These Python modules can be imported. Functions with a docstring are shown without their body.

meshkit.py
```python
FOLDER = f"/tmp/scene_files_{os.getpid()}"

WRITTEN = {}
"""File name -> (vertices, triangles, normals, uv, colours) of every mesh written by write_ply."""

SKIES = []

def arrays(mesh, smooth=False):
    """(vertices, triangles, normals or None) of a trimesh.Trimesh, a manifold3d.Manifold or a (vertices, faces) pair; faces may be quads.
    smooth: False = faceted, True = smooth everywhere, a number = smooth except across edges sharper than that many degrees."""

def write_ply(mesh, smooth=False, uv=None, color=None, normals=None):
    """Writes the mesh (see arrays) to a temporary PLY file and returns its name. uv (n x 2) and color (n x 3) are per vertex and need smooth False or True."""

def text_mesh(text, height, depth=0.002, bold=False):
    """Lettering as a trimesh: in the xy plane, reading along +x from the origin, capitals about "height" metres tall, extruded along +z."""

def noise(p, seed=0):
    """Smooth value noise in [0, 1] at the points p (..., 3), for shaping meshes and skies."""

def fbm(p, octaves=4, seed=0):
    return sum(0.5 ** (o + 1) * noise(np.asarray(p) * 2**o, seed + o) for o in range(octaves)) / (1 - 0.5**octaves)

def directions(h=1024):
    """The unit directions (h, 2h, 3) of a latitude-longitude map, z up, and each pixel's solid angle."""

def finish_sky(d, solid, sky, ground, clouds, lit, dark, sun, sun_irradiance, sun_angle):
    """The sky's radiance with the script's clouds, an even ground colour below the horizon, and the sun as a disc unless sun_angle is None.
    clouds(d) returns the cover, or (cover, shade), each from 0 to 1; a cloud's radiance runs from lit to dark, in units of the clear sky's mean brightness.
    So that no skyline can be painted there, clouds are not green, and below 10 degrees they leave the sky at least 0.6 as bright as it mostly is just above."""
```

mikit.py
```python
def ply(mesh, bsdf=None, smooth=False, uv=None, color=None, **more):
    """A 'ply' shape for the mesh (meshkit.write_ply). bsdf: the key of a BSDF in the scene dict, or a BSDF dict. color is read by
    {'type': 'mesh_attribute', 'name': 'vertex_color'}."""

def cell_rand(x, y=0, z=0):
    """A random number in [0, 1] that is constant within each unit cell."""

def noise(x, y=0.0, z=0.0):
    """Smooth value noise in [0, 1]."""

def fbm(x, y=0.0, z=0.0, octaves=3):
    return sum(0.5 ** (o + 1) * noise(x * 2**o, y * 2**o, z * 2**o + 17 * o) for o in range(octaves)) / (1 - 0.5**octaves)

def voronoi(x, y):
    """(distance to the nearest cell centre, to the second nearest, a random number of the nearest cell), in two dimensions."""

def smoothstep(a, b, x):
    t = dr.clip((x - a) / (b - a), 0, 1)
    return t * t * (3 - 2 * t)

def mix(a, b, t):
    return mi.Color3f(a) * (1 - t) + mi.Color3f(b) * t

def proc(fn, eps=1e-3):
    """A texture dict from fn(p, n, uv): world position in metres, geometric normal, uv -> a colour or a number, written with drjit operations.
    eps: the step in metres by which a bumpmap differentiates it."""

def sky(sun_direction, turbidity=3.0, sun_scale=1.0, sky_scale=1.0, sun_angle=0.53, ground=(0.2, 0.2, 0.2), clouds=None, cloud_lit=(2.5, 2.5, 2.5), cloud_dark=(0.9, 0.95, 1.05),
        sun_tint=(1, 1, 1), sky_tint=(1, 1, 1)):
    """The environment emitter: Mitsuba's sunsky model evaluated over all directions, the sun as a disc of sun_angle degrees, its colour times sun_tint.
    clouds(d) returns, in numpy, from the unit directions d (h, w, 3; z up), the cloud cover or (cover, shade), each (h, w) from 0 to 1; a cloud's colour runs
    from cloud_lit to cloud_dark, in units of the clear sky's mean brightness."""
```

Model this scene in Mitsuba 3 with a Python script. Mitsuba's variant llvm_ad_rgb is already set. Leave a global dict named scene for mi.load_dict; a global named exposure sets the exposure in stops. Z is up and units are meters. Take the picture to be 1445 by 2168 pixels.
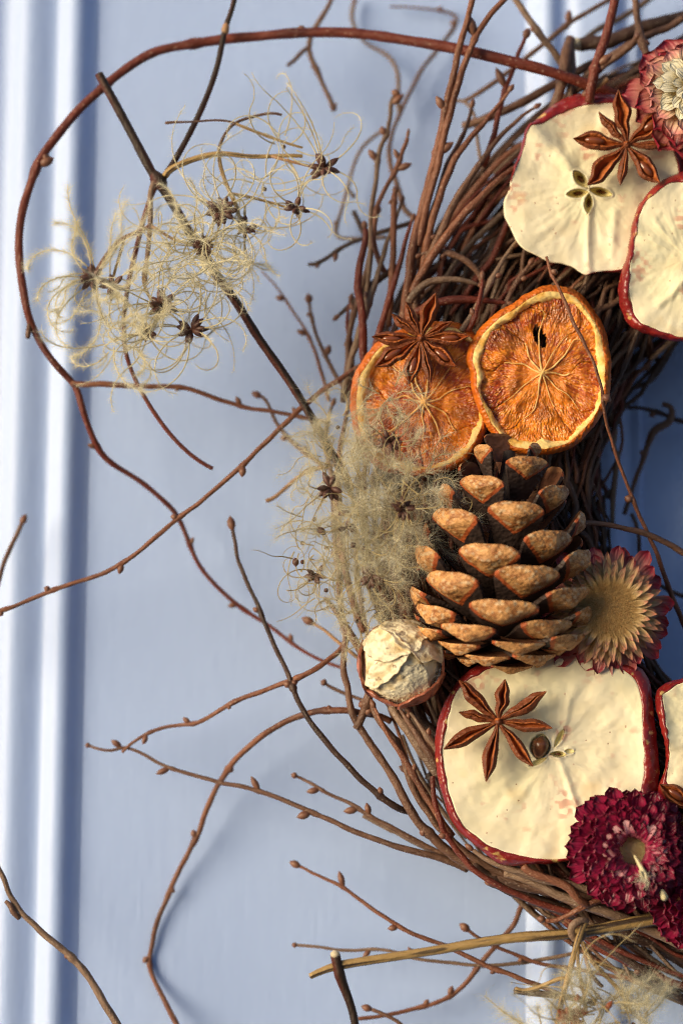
import math
import numpy as np
import trimesh
import mitsuba as mi
import drjit as dr
import mikit, meshkit
from mikit import proc, noise, fbm, voronoi, cell_rand, smoothstep, mix
from scipy.interpolate import CubicSpline

T = mi.ScalarTransform4f
scene, labels = {}, {}

# ------------------------------------------------------------------ camera, light, exposure
S = 0.00015                      # metres per photograph pixel in the plane of the decorations
DIST = 0.85
PITCH, ROLL = math.radians(7.9), math.radians(0.53)
TX = 722.5 * S / DIST
FWD = np.array([0, math.cos(PITCH), math.sin(PITCH)])
_u = np.array([0, -math.sin(PITCH), math.cos(PITCH)])
_r = np.array([1.0, 0, 0])
RIGHT = _r * math.cos(ROLL) + _u * math.sin(ROLL)
UP = _u * math.cos(ROLL) - _r * math.sin(ROLL)
EYE = np.array([0, -0.04, 0.0]) - DIST * FWD
scene['camera'] = {'type': 'thinlens', 'fov': math.degrees(2 * math.atan(TX)), 'fov_axis': 'x', 'aperture_radius': 0.011,
                   'focus_distance': DIST - 0.018, 'near_clip': 0.01, 'far_clip': 100.0,
                   'to_world': T().look_at(origin=EYE.tolist(), target=(EYE + FWD).tolist(), up=UP.tolist())}
scene['daylight'] = mikit.sky([-0.80, -0.60, 0.12], turbidity=3, sun_scale=1.0, sky_scale=0.75, sun_angle=38, sun_tint=(1.45, 2.26, 6.3), sky_tint=(1.0, 1.25, 1.9))
exposure = 2.2

rng = np.random.default_rng(11)


def at(x, y, h):
    """The point that stands h millimetres off the door on the sight line of the photograph's pixel (x, y)."""
    x, y, h = (np.asarray(v, float) for v in (x, y, h))
    d = FWD + ((x - 722.5) / 722.5 * TX)[..., None] * RIGHT - ((y - 1084) / 722.5 * TX)[..., None] * UP
    t = (-h * 0.001 - EYE[1]) / d[..., 1]
    return EYE + d * t[..., None]


# ------------------------------------------------------------------ helpers
def numbered(key):
    if key not in used:
        used.add(key)
        return key
    k = 1
    while f'{key}_{k:03d}' in used:
        k += 1
    used.add(f'{key}_{k:03d}')
    return f'{key}_{k:03d}'


used = set()


def thing(name, label, category, group=None, kind=None):
    key = numbered(name)
    labels[key] = {'label': label, 'category': category}
    if group:
        labels[key]['group'] = group
    if kind:
        labels[key]['kind'] = kind
    return key


def add(name, mesh, bsdf, parent=None, label=None, kind=None, smooth=True):
    key = numbered(f'{parent}__{name}' if parent else name)
    uv = mesh[2] if len(mesh) > 2 else None
    scene[key] = mikit.ply((mesh[0], mesh[1]), bsdf, smooth=smooth, uv=uv)
    if label or kind:
        labels[key] = {k: v for k, v in (('label', label), ('kind', kind)) if v}
    return key


class Bag:
    """Collects pieces into one mesh."""

    def __init__(self):
        self.v, self.f, self.uv, self.n = [], [], [], 0

    def put(self, m):
        v, f = np.asarray(m[0]), np.asarray(m[1])
        self.v.append(v)
        self.f.append(f + self.n)
        self.uv.append(m[2] if len(m) > 2 and m[2] is not None else np.zeros((len(v), 2)))
        self.n += len(v)
        return self

    def mesh(self):
        return np.vstack(self.v), np.vstack(self.f), np.vstack(self.uv)


def tri(f):
    f = np.asarray(f)
    return np.vstack([f[:, [0, 1, 2]], f[:, [0, 2, 3]]])


def grid_faces(n, m):
    i, j = np.meshgrid(np.arange(n - 1), np.arange(m - 1), indexing='ij')
    a = (i * m + j).ravel()
    return tri(np.stack([a, a + 1, a + m + 1, a + m], 1))


def spline(pts, n):
    pts = np.asarray(pts, float)
    d = np.sqrt(np.linalg.norm(np.diff(pts, axis=0), axis=1)) + 1e-9
    t = np.concatenate([[0], np.cumsum(d)])
    if len(pts) == 2:
        return pts[0] + np.linspace(0, 1, n)[:, None] * (pts[1] - pts[0])
    return CubicSpline(t, pts)(np.linspace(0, t[-1], n))


def tube(p, r, sides=7, back=np.array([0, 1.0, 0]), blunt=True):
    p = np.asarray(p, float)
    n = len(p)
    r = np.broadcast_to(r, (n,)).astype(float)
    t = np.gradient(p, axis=0)
    t /= np.linalg.norm(t, axis=1, keepdims=True) + 1e-12
    a = back - (t @ back)[:, None] * t
    la = np.linalg.norm(a, axis=1, keepdims=True)
    a = np.where(la > 0.15, a / np.maximum(la, 1e-9), np.cross(t, [0.3, 0.1, 0.95]))
    a /= np.linalg.norm(a, axis=1, keepdims=True) + 1e-12
    b = np.cross(t, a)
    ang = np.linspace(0, 2 * np.pi, sides + 1)
    v = p[:, None] + r[:, None, None] * (np.cos(ang)[None, :, None] * a[:, None] + np.sin(ang)[None, :, None] * b[:, None])
    arc = np.concatenate([[0], np.cumsum(np.linalg.norm(np.diff(p, axis=0), axis=1))])
    uv = np.stack(np.broadcast_arrays((ang / (2 * np.pi))[None, :], arc[:, None]), -1)
    m = sides + 1
    f = grid_faces(n, m)
    v, uv = v.reshape(-1, 3), uv.reshape(-1, 2)
    k = 0.25 if blunt else 0.9
    v = np.vstack([v, p[0] - t[0] * r[0] * k, p[-1] + t[-1] * r[-1] * k])
    uv = np.vstack([uv, [0.5, arc[0]], [0.5, arc[-1]]])
    j = np.arange(sides)
    f = np.vstack([f, np.stack([j * 0 + n * m, j + 1, j], 1), np.stack([j * 0 + n * m + 1, (n - 1) * m + j, (n - 1) * m + j + 1], 1)])
    return v, f, uv


def teardrop(a, b, r, sides=7, rings=8, fat=0.42):
    """A bud or seed from a to b, fattest at the fraction fat."""
    s = np.linspace(0, 1, rings)
    prof = np.where(s < fat, np.sin(0.5 * np.pi * (0.25 + 0.75 * s / fat)), np.cos(0.5 * np.pi * ((s - fat) / (1 - fat)) ** 1.3))
    p = np.asarray(a) + s[:, None] * (np.asarray(b) - np.asarray(a))
    return tube(p, r * np.maximum(prof, 0.04), sides)


def unit(v):
    v = np.asarray(v, float)
    return v / (np.linalg.norm(v, axis=-1, keepdims=True) + 1e-12)


def slab(top, thick):
    """A closed sheet under a grid of points (n, m, 3); thick: an offset vector or an array of them."""
    n, m = top.shape[:2]
    low = top + thick
    v = np.vstack([top.reshape(-1, 3), low.reshape(-1, 3)])
    f = grid_faces(n, m)
    edge = np.concatenate([np.arange(m - 1), np.arange(m - 1, n * m - 1, m), np.arange(n * m - 1, (n - 1) * m, -1), np.arange((n - 1) * m, 0, -m)])
    nxt = np.roll(edge, -1)
    side = tri(np.stack([edge, edge + n * m, nxt + n * m, nxt], 1))
    return v, np.vstack([f[:, ::-1], f + n * m, side[:, ::-1]])


# ------------------------------------------------------------------ materials
def bsdf(name, d):
    scene[name] = d
    return name


def principled(color, rough, spec=0.5, **k):
    c = {'type': 'rgb', 'value': list(color)} if isinstance(color, (tuple, list)) else color
    return {'type': 'twosided', 'bsdf': {'type': 'principled', 'base_color': c, 'roughness': rough, 'specular': spec, **k}}


def bumped(inner, fn, scale, eps):
    core = inner['bsdf'] if inner['type'] == 'twosided' else inner
    return {'type': 'twosided', 'bsdf': {'type': 'bumpmap', 'bump': proc(fn, eps=eps), 'scale': scale, 'bsdf': core}}


PAINT = (0.42, 0.50, 0.70)


def paint_color(p, n, uv):
    k = fbm(p.x * 60, p.z * 22, p.y * 60)
    return mix((0.390, 0.515, 0.830), (0.402, 0.527, 0.842), k)


def paint_bump(p, n, uv):
    return fbm(p.x * 900, p.z * 110, p.y * 900) + 0.7 * fbm(p.x * 260, p.z * 200, 5.0)


bsdf('blue_paint', bumped(principled(proc(paint_color), 0.42, 0.45), paint_bump, 0.00008, 0.0004))


def bark(a, b, spot, streak=0.5):
    a, b, spot = (tuple(x) for x in (a, b, spot))

    def fn(p, n, uv):
        k = fbm(p.x * 420, p.y * 420, p.z * 420)
        s = noise(uv.x * 7, uv.y * 260, 2.0)
        c = mix(a, b, dr.clip(0.15 + 0.9 * (k * (1 - streak) + s * streak), 0, 1))
        big = noise(p.x * 60, p.y * 60, p.z * 60)
        c = mix(c, mi.Color3f(a) * 0.6, smoothstep(0.55, 0.8, big) * 0.5)
        d, _, w = voronoi(uv.x * 5, uv.y * 430)
        dot = smoothstep(0.20, 0.08, d) * dr.select(w > 0.70, 1.0, 0.0)
        return mix(c, spot, dot * 0.5)

    return proc(fn)


def bark_bump(p, n, uv):
    return fbm(uv.x * 9, uv.y * 500, 1.0) + 0.6 * noise(p.x * 2500, p.y * 2500, p.z * 2500)


BARKS = []
for nm, a, b, spot in (('red_bark', (0.070, 0.012, 0.007), (0.18, 0.036, 0.018), (0.42, 0.28, 0.20)),
                       ('brown_bark', (0.055, 0.025, 0.015), (0.19, 0.095, 0.057), (0.36, 0.27, 0.20)),
                       ('grey_bark', (0.080, 0.045, 0.030), (0.27, 0.17, 0.11), (0.42, 0.36, 0.29)),
                       ('rust_bark', (0.085, 0.028, 0.014), (0.26, 0.100, 0.052), (0.45, 0.32, 0.22)),
                       ('dark_bark', (0.024, 0.012, 0.009), (0.080, 0.040, 0.026), (0.26, 0.19, 0.14))):
    BARKS.append(bsdf(nm, bumped(principled(bark(a, b, spot), 0.52, 0.45), bark_bump, 0.00038, 0.0001)))
RED, BROWN, GREY, RUST, DARK = BARKS


def stem_color(p, n, uv):
    s = fbm(uv.x * 9, uv.y * 45, 2.0)
    c = mix((0.05, 0.030, 0.018), (0.36, 0.23, 0.085), smoothstep(0.35, 0.62, s))
    return mix(c, (0.03, 0.02, 0.015), smoothstep(0.62, 0.75, noise(uv.x * 8, uv.y * 70, 9.0)) * 0.8)


bsdf('vine_stem', bumped(principled(proc(stem_color), 0.5), bark_bump, 0.0003, 0.0001))


def dark_stem_color(p, n, uv):
    s = noise(uv.x * 8, uv.y * 30, 2.0)
    c = mix((0.010, 0.006, 0.004), (0.036, 0.021, 0.014), smoothstep(0.3, 0.7, s))
    low = smoothstep(0.45, 0.65, noise(uv.x * 3, uv.y * 22, 4.0))
    return mix(c, (0.12, 0.022, 0.008), low * 0.6)


bsdf('dark_stem', bumped(principled(proc(dark_stem_color), 0.5, 0.3), bark_bump, 0.0003, 0.0001))
bsdf('bud_skin', principled(proc(lambda p, n, uv: mix((0.10, 0.032, 0.02), (0.27, 0.13, 0.075), fbm(p.x * 900, p.y * 900, p.z * 900))), 0.5))
bsdf('tan_bud', principled(proc(lambda p, n, uv: mix((0.22, 0.11, 0.045), (0.46, 0.26, 0.13), fbm(p.x * 700, p.y * 700, p.z * 700))), 0.5))
bsdf('cut_wood', principled(proc(lambda p, n, uv: mix((0.45, 0.36, 0.22), (0.70, 0.62, 0.45), noise(p.x * 2500, p.y * 2500, p.z * 2500))), 0.7))
bsdf('seed_skin', principled(proc(lambda p, n, uv: mix((0.040, 0.018, 0.014), (0.15, 0.062, 0.042), fbm(p.x * 1100, p.y * 1100, p.z * 1100))), 0.5))
bsdf('rust_seed', principled((0.30, 0.075, 0.025), 0.45))
bsdf('plume', principled(proc(lambda p, n, uv: mix((0.74, 0.68, 0.46), (0.89, 0.85, 0.68), noise(p.x * 300, p.y * 300, p.z * 300))), 0.6, 0.3))
bsdf('grey_plume', principled(proc(lambda p, n, uv: mix((0.52, 0.47, 0.32), (0.78, 0.74, 0.56), noise(p.x * 300, p.y * 300, p.z * 300))), 0.6, 0.3))
bsdf('pale_tail', principled(proc(lambda p, n, uv: mix((0.44, 0.36, 0.19), (0.78, 0.72, 0.50), noise(p.x * 260, p.y * 260, p.z * 260))), 0.5))
bsdf('tail', principled(proc(lambda p, n, uv: mix((0.24, 0.16, 0.06), (0.56, 0.45, 0.22), noise(p.x * 260, p.y * 260, p.z * 260))), 0.5))

# ------------------------------------------------------------------ the door
door = thing('panelled_door', 'pale blue painted panelled door with raised mouldings behind the wreath', 'door')


def prism(profile, z0=-0.75, z1=0.75, back=0.035, rows=2):
    """A strip of the door: profile is (pixel x at mid height, height in mm)."""
    pr = np.asarray(profile, float)
    x = at(pr[:, 0], np.full(len(pr), 1084.0), pr[:, 1] * 0)[:, 0]
    y = -pr[:, 1] * 0.001
    ring = np.concatenate([np.stack([x, y], 1), [[x[-1], back], [x[0], back]]])
    n = len(ring)
    v = np.vstack([np.column_stack([ring[:, 0], ring[:, 1], np.full(n, z)]) for z in (z0, z1)])
    i = np.arange(n)
    f = tri(np.stack([i, (i + 1) % n, (i + 1) % n + n, i + n], 1))
    return v, f


def smooth_profile(pts, n=60):
    p = np.asarray(pts, float) * [1, 0.72]
    from scipy.interpolate import PchipInterpolator
    x = np.linspace(p[0, 0], p[-1, 0], n)
    y = PchipInterpolator(p[:, 0], p[:, 1])(x)
    k = np.exp(-0.5 * ((x[:, None] - x[None]) / 7.0) ** 2)
    soft = (k @ y) / k.sum(1)
    e = np.clip(np.minimum(x - x[0], x[-1] - x) / 12.0, 0, 1)
    return np.stack([x, y * (1 - e) + soft * e], 1)


add('stile', prism([(-1500, 3.744), (-62, 3.744)]), 'blue_paint', door, smooth=30)
add('moulding', prism(smooth_profile([(-62, 5.2), (-50, 1.2), (-30, 0.2), (-8, 0.9), (30, 5.2), (42, 5.7), (56, 5.2), (88, 3.2), (98, 2.9), (104, 3.5), (128, 6.6), (139, 7.2), (150, 6.6), (178, 1.0), (187, 0.0)], 90)), 'blue_paint', door, smooth=30)
add('panel', prism([(187, 0.0), (1112, 0.0)]), 'blue_paint', door, smooth=30)
add('moulding', prism(smooth_profile([(1112, 0.0), (1118, 0.5), (1150, 5.6), (1160, 6.4), (1170, 5.8), (1194, 2.2), (1200, 2.2), (1224, 5.2), (1240, 5.8), (1288, 6.6), (1299, 6.2), (1330, 1.2), (1336, 0.8), (1341, 1.6), (1347, 2.6), (1353, 2.2), (1360, 0.0)], 100)), 'blue_paint', door, smooth=30)
add('panel', prism([(1360, 0.0), (3300, 0.0)]), 'blue_paint', door, smooth=30)

# ------------------------------------------------------------------ the wreath: hand-placed twigs
wreath = thing('twig_wreath', 'round wreath of reddish brown bare twigs bound together, hanging on the blue door', 'wreath')
HSHIFT = 0.0


def side_bud(parent, p, tdir, side, length, rad, lean=0.75, skin='bud_skin'):
    """A bud on a twig at the point p; side: +1 / -1 across the twig, 0 on its end."""
    tdir = unit(tdir)
    across = unit(np.cross(tdir, [0, 1.0, 0]))
    d = tdir if side == 0 else unit(tdir * lean + across * side * (1 - 0.4 * lean) + np.array([0, -0.15, 0]))
    base = p + (across * side * rad * 0.35 if side else 0)
    add('bud', teardrop(base, base + d * length, rad), skin, parent)


def twig(pts, r, mat, buds=(), tip=None, label=None, n=None, sides=8, knob=()):
    """pts: (x, y, h); r: (r0, r1) in photograph pixels; buds: (fraction, side, length px, radius px); tip: (length, radius) of an end bud at the first point."""
    pts = np.asarray(pts, float)
    L = np.linalg.norm(np.diff(pts[:, :2], axis=0), axis=1).sum()
    n = n or int(np.clip(L / 9, 10, 150))
    c = spline(pts, n)
    ph = rng.random(3) * 50
    wob = (meshkit.noise(np.stack([np.arange(n) * 0.28 + ph[0], np.zeros(n), np.zeros(n)], 1)) - 0.5) * 2.2
    wob2 = (meshkit.noise(np.stack([np.arange(n) * 0.28 + ph[1], np.ones(n) * 9, np.zeros(n)], 1)) - 0.5) * 2.2
    q4 = np.stack([np.arange(n) * 0.09 + ph[2], np.full(n, 3.0), np.zeros(n)], 1)
    wob, wob2 = wob * 1.4 + (meshkit.noise(q4) - 0.5) * 7, wob2 * 1.4 + (meshkit.noise(q4 + 31.7) - 0.5) * 7
    p = at(c[:, 0] + wob, c[:, 1] + wob2, c[:, 2])
    s = np.linspace(0, 1, n)
    rad = np.interp(s, np.linspace(0, 1, len(r)), r) * S
    rad = rad * (1 + 0.16 * (meshkit.noise(np.stack([np.arange(n) * 0.6 + ph[2], np.zeros(n), np.ones(n)], 1)) - 0.5))
    for fr, *_ in list(buds) + [(k,) for k in knob]:
        rad = rad * (1 + 0.38 * np.exp(-(((s - fr) * L) / 7.0) ** 2))
    key = add('twig', tube(p, rad, sides), mat, wreath, label)
    for fr, side, bl, br in buds:
        i = int(np.clip(fr * (n - 1), 1, n - 2))
        side_bud(key, p[i], p[i - 1] - p[i + 1], side, bl * S, br * S)
    if tip:
        side_bud(key, p[0], p[0] - p[1], 0, tip[0] * S, tip[1] * S)
    return key


twig([(1330, 215, 40), (1200, 165, 48), (1100, 135, 50), (1000, 112, 50), (900, 92, 48), (800, 76, 46), (740, 70, 45), (640, 68, 44), (560, 72, 43), (480, 82, 42), (400, 96, 42), (330, 112, 42), (280, 136, 42), (230, 172, 42), (180, 217, 42), (140, 262, 42), (108, 303, 42), (80, 347, 42), (60, 400, 42), (46, 460, 42), (41, 520, 41), (45, 580, 40), (55, 640, 40), (72, 692, 38), (100, 745, 37), (130, 786, 36), (155, 818, 34), (171, 862, 33), (190, 915, 30), (212, 957, 27), (252, 990, 24), (300, 1020, 22), (342, 1056, 20), (372, 1090, 18), (395, 1135, 17), (418, 1190, 15), (458, 1240, 13), (520, 1293, 11), (570, 1325, 11), (620, 1360, 12), (670, 1390, 14), (725, 1413, 18)],
     (12.5, 12, 11, 10.5, 9.5, 8.5, 7, 5.5, 4.5, 3.6), RED,
     [(0.218, 1, 16, 9), (0.37, 1, 16, 7), (0.29, -1, 12, 7), (0.462, -1, 36, 11), (0.455, -1, 18, 10), (0.72, 1, 22, 6), (0.84, -1, 18, 5), (0.905, 1, 20, 6), (0.955, -1, 18, 6)], label='long red-brown twig arching over the upper left')
k_bud = twig([(62, 686, 39), (60, 705, 39), (58, 716, 39)], (4, 6, 5), BROWN)
twig([(152, 812, 35), (180, 814, 35), (230, 815, 35), (300, 818, 33), (385, 823, 31), (440, 839, 30), (510, 862, 28), (580, 872, 28), (640, 884, 28), (700, 892, 30)], (6.5, 6, 5, 4.5, 4), RUST, [(0.42, 1, 10, 5), (0.655, -1, 22, 6), (0.88, -1, 22, 6)])
twig([(-70, 1308, 30), (0, 1290, 32), (50, 1275, 33), (120, 1250, 34), (190, 1226, 35), (260, 1190, 36), (320, 1142, 37), (380, 1096, 38), (440, 1050, 39), (500, 996, 40), (540, 955, 40), (590, 905, 41), (640, 864, 41), (690, 824, 41), (745, 786, 38), (800, 745, 34)], (4.2, 4.6, 5, 5.5, 6), RUST,
     [(0.075, 1, 14, 6), (0.19, -1, 14, 7), (0.335, 1, 22, 7), (0.475, -1, 16, 7), (0.63, 1, 24, 8)], label='thin rusty twig sweeping down to the left edge')
twig([(-40, 1775, 30), (0, 1848, 30), (25, 1908, 30), (60, 1950, 30), (110, 1995, 30), (170, 2050, 30), (215, 2110, 30), (270, 2200, 30)], (5, 6, 7.5, 8), GREY, [(0.63, 1, 10, 6)], label='pale brown twig crossing the lower left corner')
twig([(10, 1910, 31), (22, 1924, 31), (38, 1944, 30)], (4, 7, 5), BROWN)
twig([(45, 1112, 14), (20, 1165, 15), (2, 1212, 17), (-20, 1290, 19), (-60, 1400, 24)], (5, 5, 5), BROWN, tip=(26, 8))
twig([(490, 1122, 30), (505, 1185, 31), (525, 1240, 32), (550, 1300, 33), (582, 1372, 34), (613, 1442, 36), (627, 1476, 37), (660, 1530, 38), (700, 1580, 38), (745, 1630, 37), (790, 1675, 36), (820, 1700, 35), (850, 1716, 33), (875, 1722, 30)], (4, 4.5, 5.5, 6.5, 7.5), DARK,
     [(0.245, 1, 16, 6), (0.46, 1, 18, 8), (0.455, -1, 12, 7), (0.85, -1, 18, 7)], tip=(32, 9))
twig([(262, 1592, 20), (300, 1560, 21), (340, 1543, 22), (385, 1536, 24), (432, 1526, 26), (495, 1489, 30), (550, 1466, 32), (600, 1446, 34), (640, 1430, 36), (690, 1401, 36), (718, 1376, 34), (740, 1340, 30)], (3.2, 4, 5, 5.5, 6), RUST, [(0.13, 1, 22, 6), (0.31, -1, 20, 6), (0.46, 1, 10, 5), (0.72, 1, 12, 5)])
twig([(192, 1577, 18), (240, 1586, 19), (262, 1583, 19), (285, 1590, 20), (330, 1615, 21), (375, 1632, 22), (420, 1645, 23), (480, 1660, 25), (550, 1675, 26), (620, 1700, 27), (690, 1731, 28), (760, 1764, 29), (840, 1793, 30), (920, 1814, 30), (990, 1840, 28)], (3, 3.5, 4.5, 5, 6, 8.5), BROWN,
     [(0.1, -1, 26, 7), (0.27, 1, 30, 7), (0.5, -1, 34, 7), (0.64, 1, 30, 9)], tip=(12, 6))
twig([(830, 1530, 32), (790, 1514, 34), (740, 1505, 35), (700, 1503, 34), (650, 1510, 31), (600, 1530, 28), (550, 1562, 24), (505, 1600, 20), (470, 1646, 15), (441, 1700, 11), (424, 1745, 9), (399, 1800, 7), (374, 1850, 5), (354, 1900, 3.6), (336, 1950, 2.6), (325, 2000, 1.8), (318, 2038, 1.4), (332, 2085, 2.6), (354, 2128, 5), (385, 2190, 8)],
     (7, 7, 6.5, 6, 5.6, 5.2, 5.2, 6), RUST, [(0.15, 1, 8, 8), (0.4, -1, 10, 8), (0.56, 1, 20, 7), (0.68, -1, 10, 7), (0.845, 1, 14, 9)], label='reddish twig bent at a node against the door')
twig([(628, 1643, 24), (650, 1655, 24), (680, 1675, 25), (705, 1690, 25), (735, 1702, 26), (770, 1722, 27), (800, 1738, 27), (850, 1765, 28), (900, 1790, 28), (950, 1814, 28), (1000, 1838, 28)], (3.2, 3.8, 4.6, 5.5, 6), BROWN, [(0.17, 1, 28, 7), (0.4, 1, 30, 8), (0.47, -1, 26, 7)], tip=(14, 7))
twig([(768, 1726, 20), (800, 1742, 21), (835, 1762, 22), (880, 1788, 24), (930, 1812, 26), (980, 1835, 26)], (4, 4.5, 5), GREY, [(0.3, -1, 14, 5)])
twig([(632, 1836, 18), (680, 1857, 19), (722, 1876, 20), (787, 1921, 21), (862, 1971, 22), (937, 2001, 23), (1022, 2041, 24), (1122, 2080, 25), (1185, 2105, 25)], (3, 4, 4.6, 5, 5.5), RUST, [(0.21, -1, 34, 7), (0.44, 1, 22, 7), (0.78, 1, 14, 5)], tip=(26, 8))
twig([(630, 2001, 12), (690, 2010, 12), (722, 2014, 12), (812, 2012, 13), (892, 2032, 14), (972, 2042, 15), (1042, 2047, 16), (1110, 2040, 16), (1177, 2026, 16), (1290, 2004, 16)], (3, 3.5, 4, 4.6), GREY, [(0.27, 1, 22, 6), (0.40, -1, 26, 6)], tip=(12, 6))
twig([(990, 1972, 18), (1032, 1997, 18), (1082, 2019, 18), (1137, 2041, 18), (1202, 2052, 18), (1297, 2068, 18), (1400, 2078, 18), (1500, 2085, 18)], (3.6, 4.2, 5), RUST, [(0.3, 1, 14, 6), (0.82, -1, 34, 9), (0.84, 1, 30, 9)], tip=(26, 9))
twig([(1112, 1885, 14), (1104, 1908, 13), (1091, 1943, 12), (1067, 1981, 11), (1022, 2036, 9), (972, 2096, 8), (930, 2117, 8), (887, 2131, 8), (822, 2150, 9), (758, 2160, 10)], (6, 5.5, 5, 4.5, 4), RUST, [(0.07, 1, 18, 7), (0.44, -1, 20, 6), (0.60, 1, 22, 7), (0.74, 1, 16, 6)])
twig([(785, 2138, 14), (815, 2150, 14), (850, 2172, 14), (890, 2215, 14)], (4, 4, 4), BROWN, tip=(24, 8))

# upper part
twig([(1006, -40, 60), (988, 45, 58), (970, 110, 56), (955, 180, 54), (940, 250, 52), (925, 320, 50), (905, 400, 48), (890, 460, 47), (872, 540, 46), (862, 600, 44), (850, 690, 40)], (6, 7, 8, 9, 9, 9.5), RUST, [(0.38, 1, 34, 9), (0.5, -1, 40, 10)], label='rusty upright twig rising over the arching one')
twig([(1095, -30, 56), (1035, 30, 56), (1005, 75, 56), (984, 130, 56), (968, 190, 55), (950, 260, 53), (935, 320, 51), (915, 400, 49), (885, 520, 46)], (6, 7, 7.5, 8), RUST, [(0.26, 1, 48, 12)], label='rusty twig forking to the upper right')
twig([(1306, -30, 58), (1286, 55, 57), (1271, 110, 56), (1257, 160, 55), (1243, 215, 52)], (9, 10, 9.5), RED, [(0.7, -1, 40, 9)])
twig([(1070, -25, 40), (1118, 40, 40), (1150, 80, 40), (1180, 117, 38), (1215, 165, 34)], (7, 8, 8.5), GREY, [(0.42, 1, 10, 8)])
twig([(1310, -12, 22), (1222, 37, 24), (1161, 84, 24), (1108, 127, 24), (1050, 172, 24), (980, 215, 22)], (5, 6, 6, 5), BROWN, [(0.3, 1, 30, 8)])
twig([(1390, -20, 14), (1310, 38, 16), (1265, 62, 18), (1225, 95, 18)], (7, 7, 7), GREY)
twig([(1112, 80, 44), (1100, 110, 44), (1085, 150, 44), (1070, 187, 45), (1056, 240, 45), (1040, 300, 44), (1022, 350, 40)], (4, 5, 6, 7), RED, [(0.45, 1, 46, 9)], tip=(26, 9))
twig([(836, 204, 36), (830, 225, 36), (827, 250, 36), (811, 292, 37), (798, 337, 38), (795, 387, 38), (787, 434, 38), (786, 500, 37), (776, 600, 35), (768, 710, 32)], (4, 5, 5.5, 6, 6), GREY, [(0.07, -1, 34, 8), (0.24, 1, 22, 8), (0.36, 1, 30, 8)], tip=(18, 11))
twig([(862, 292, 42), (853, 325, 42), (828, 381, 41), (802, 430, 40), (795, 468, 40), (792, 505, 39), (815, 576, 36)], (4.5, 5, 5, 5.5, 6), RUST, [(0.28, -1, 34, 8), (0.2, 1, 26, 6)], tip=(24, 4))
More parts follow.
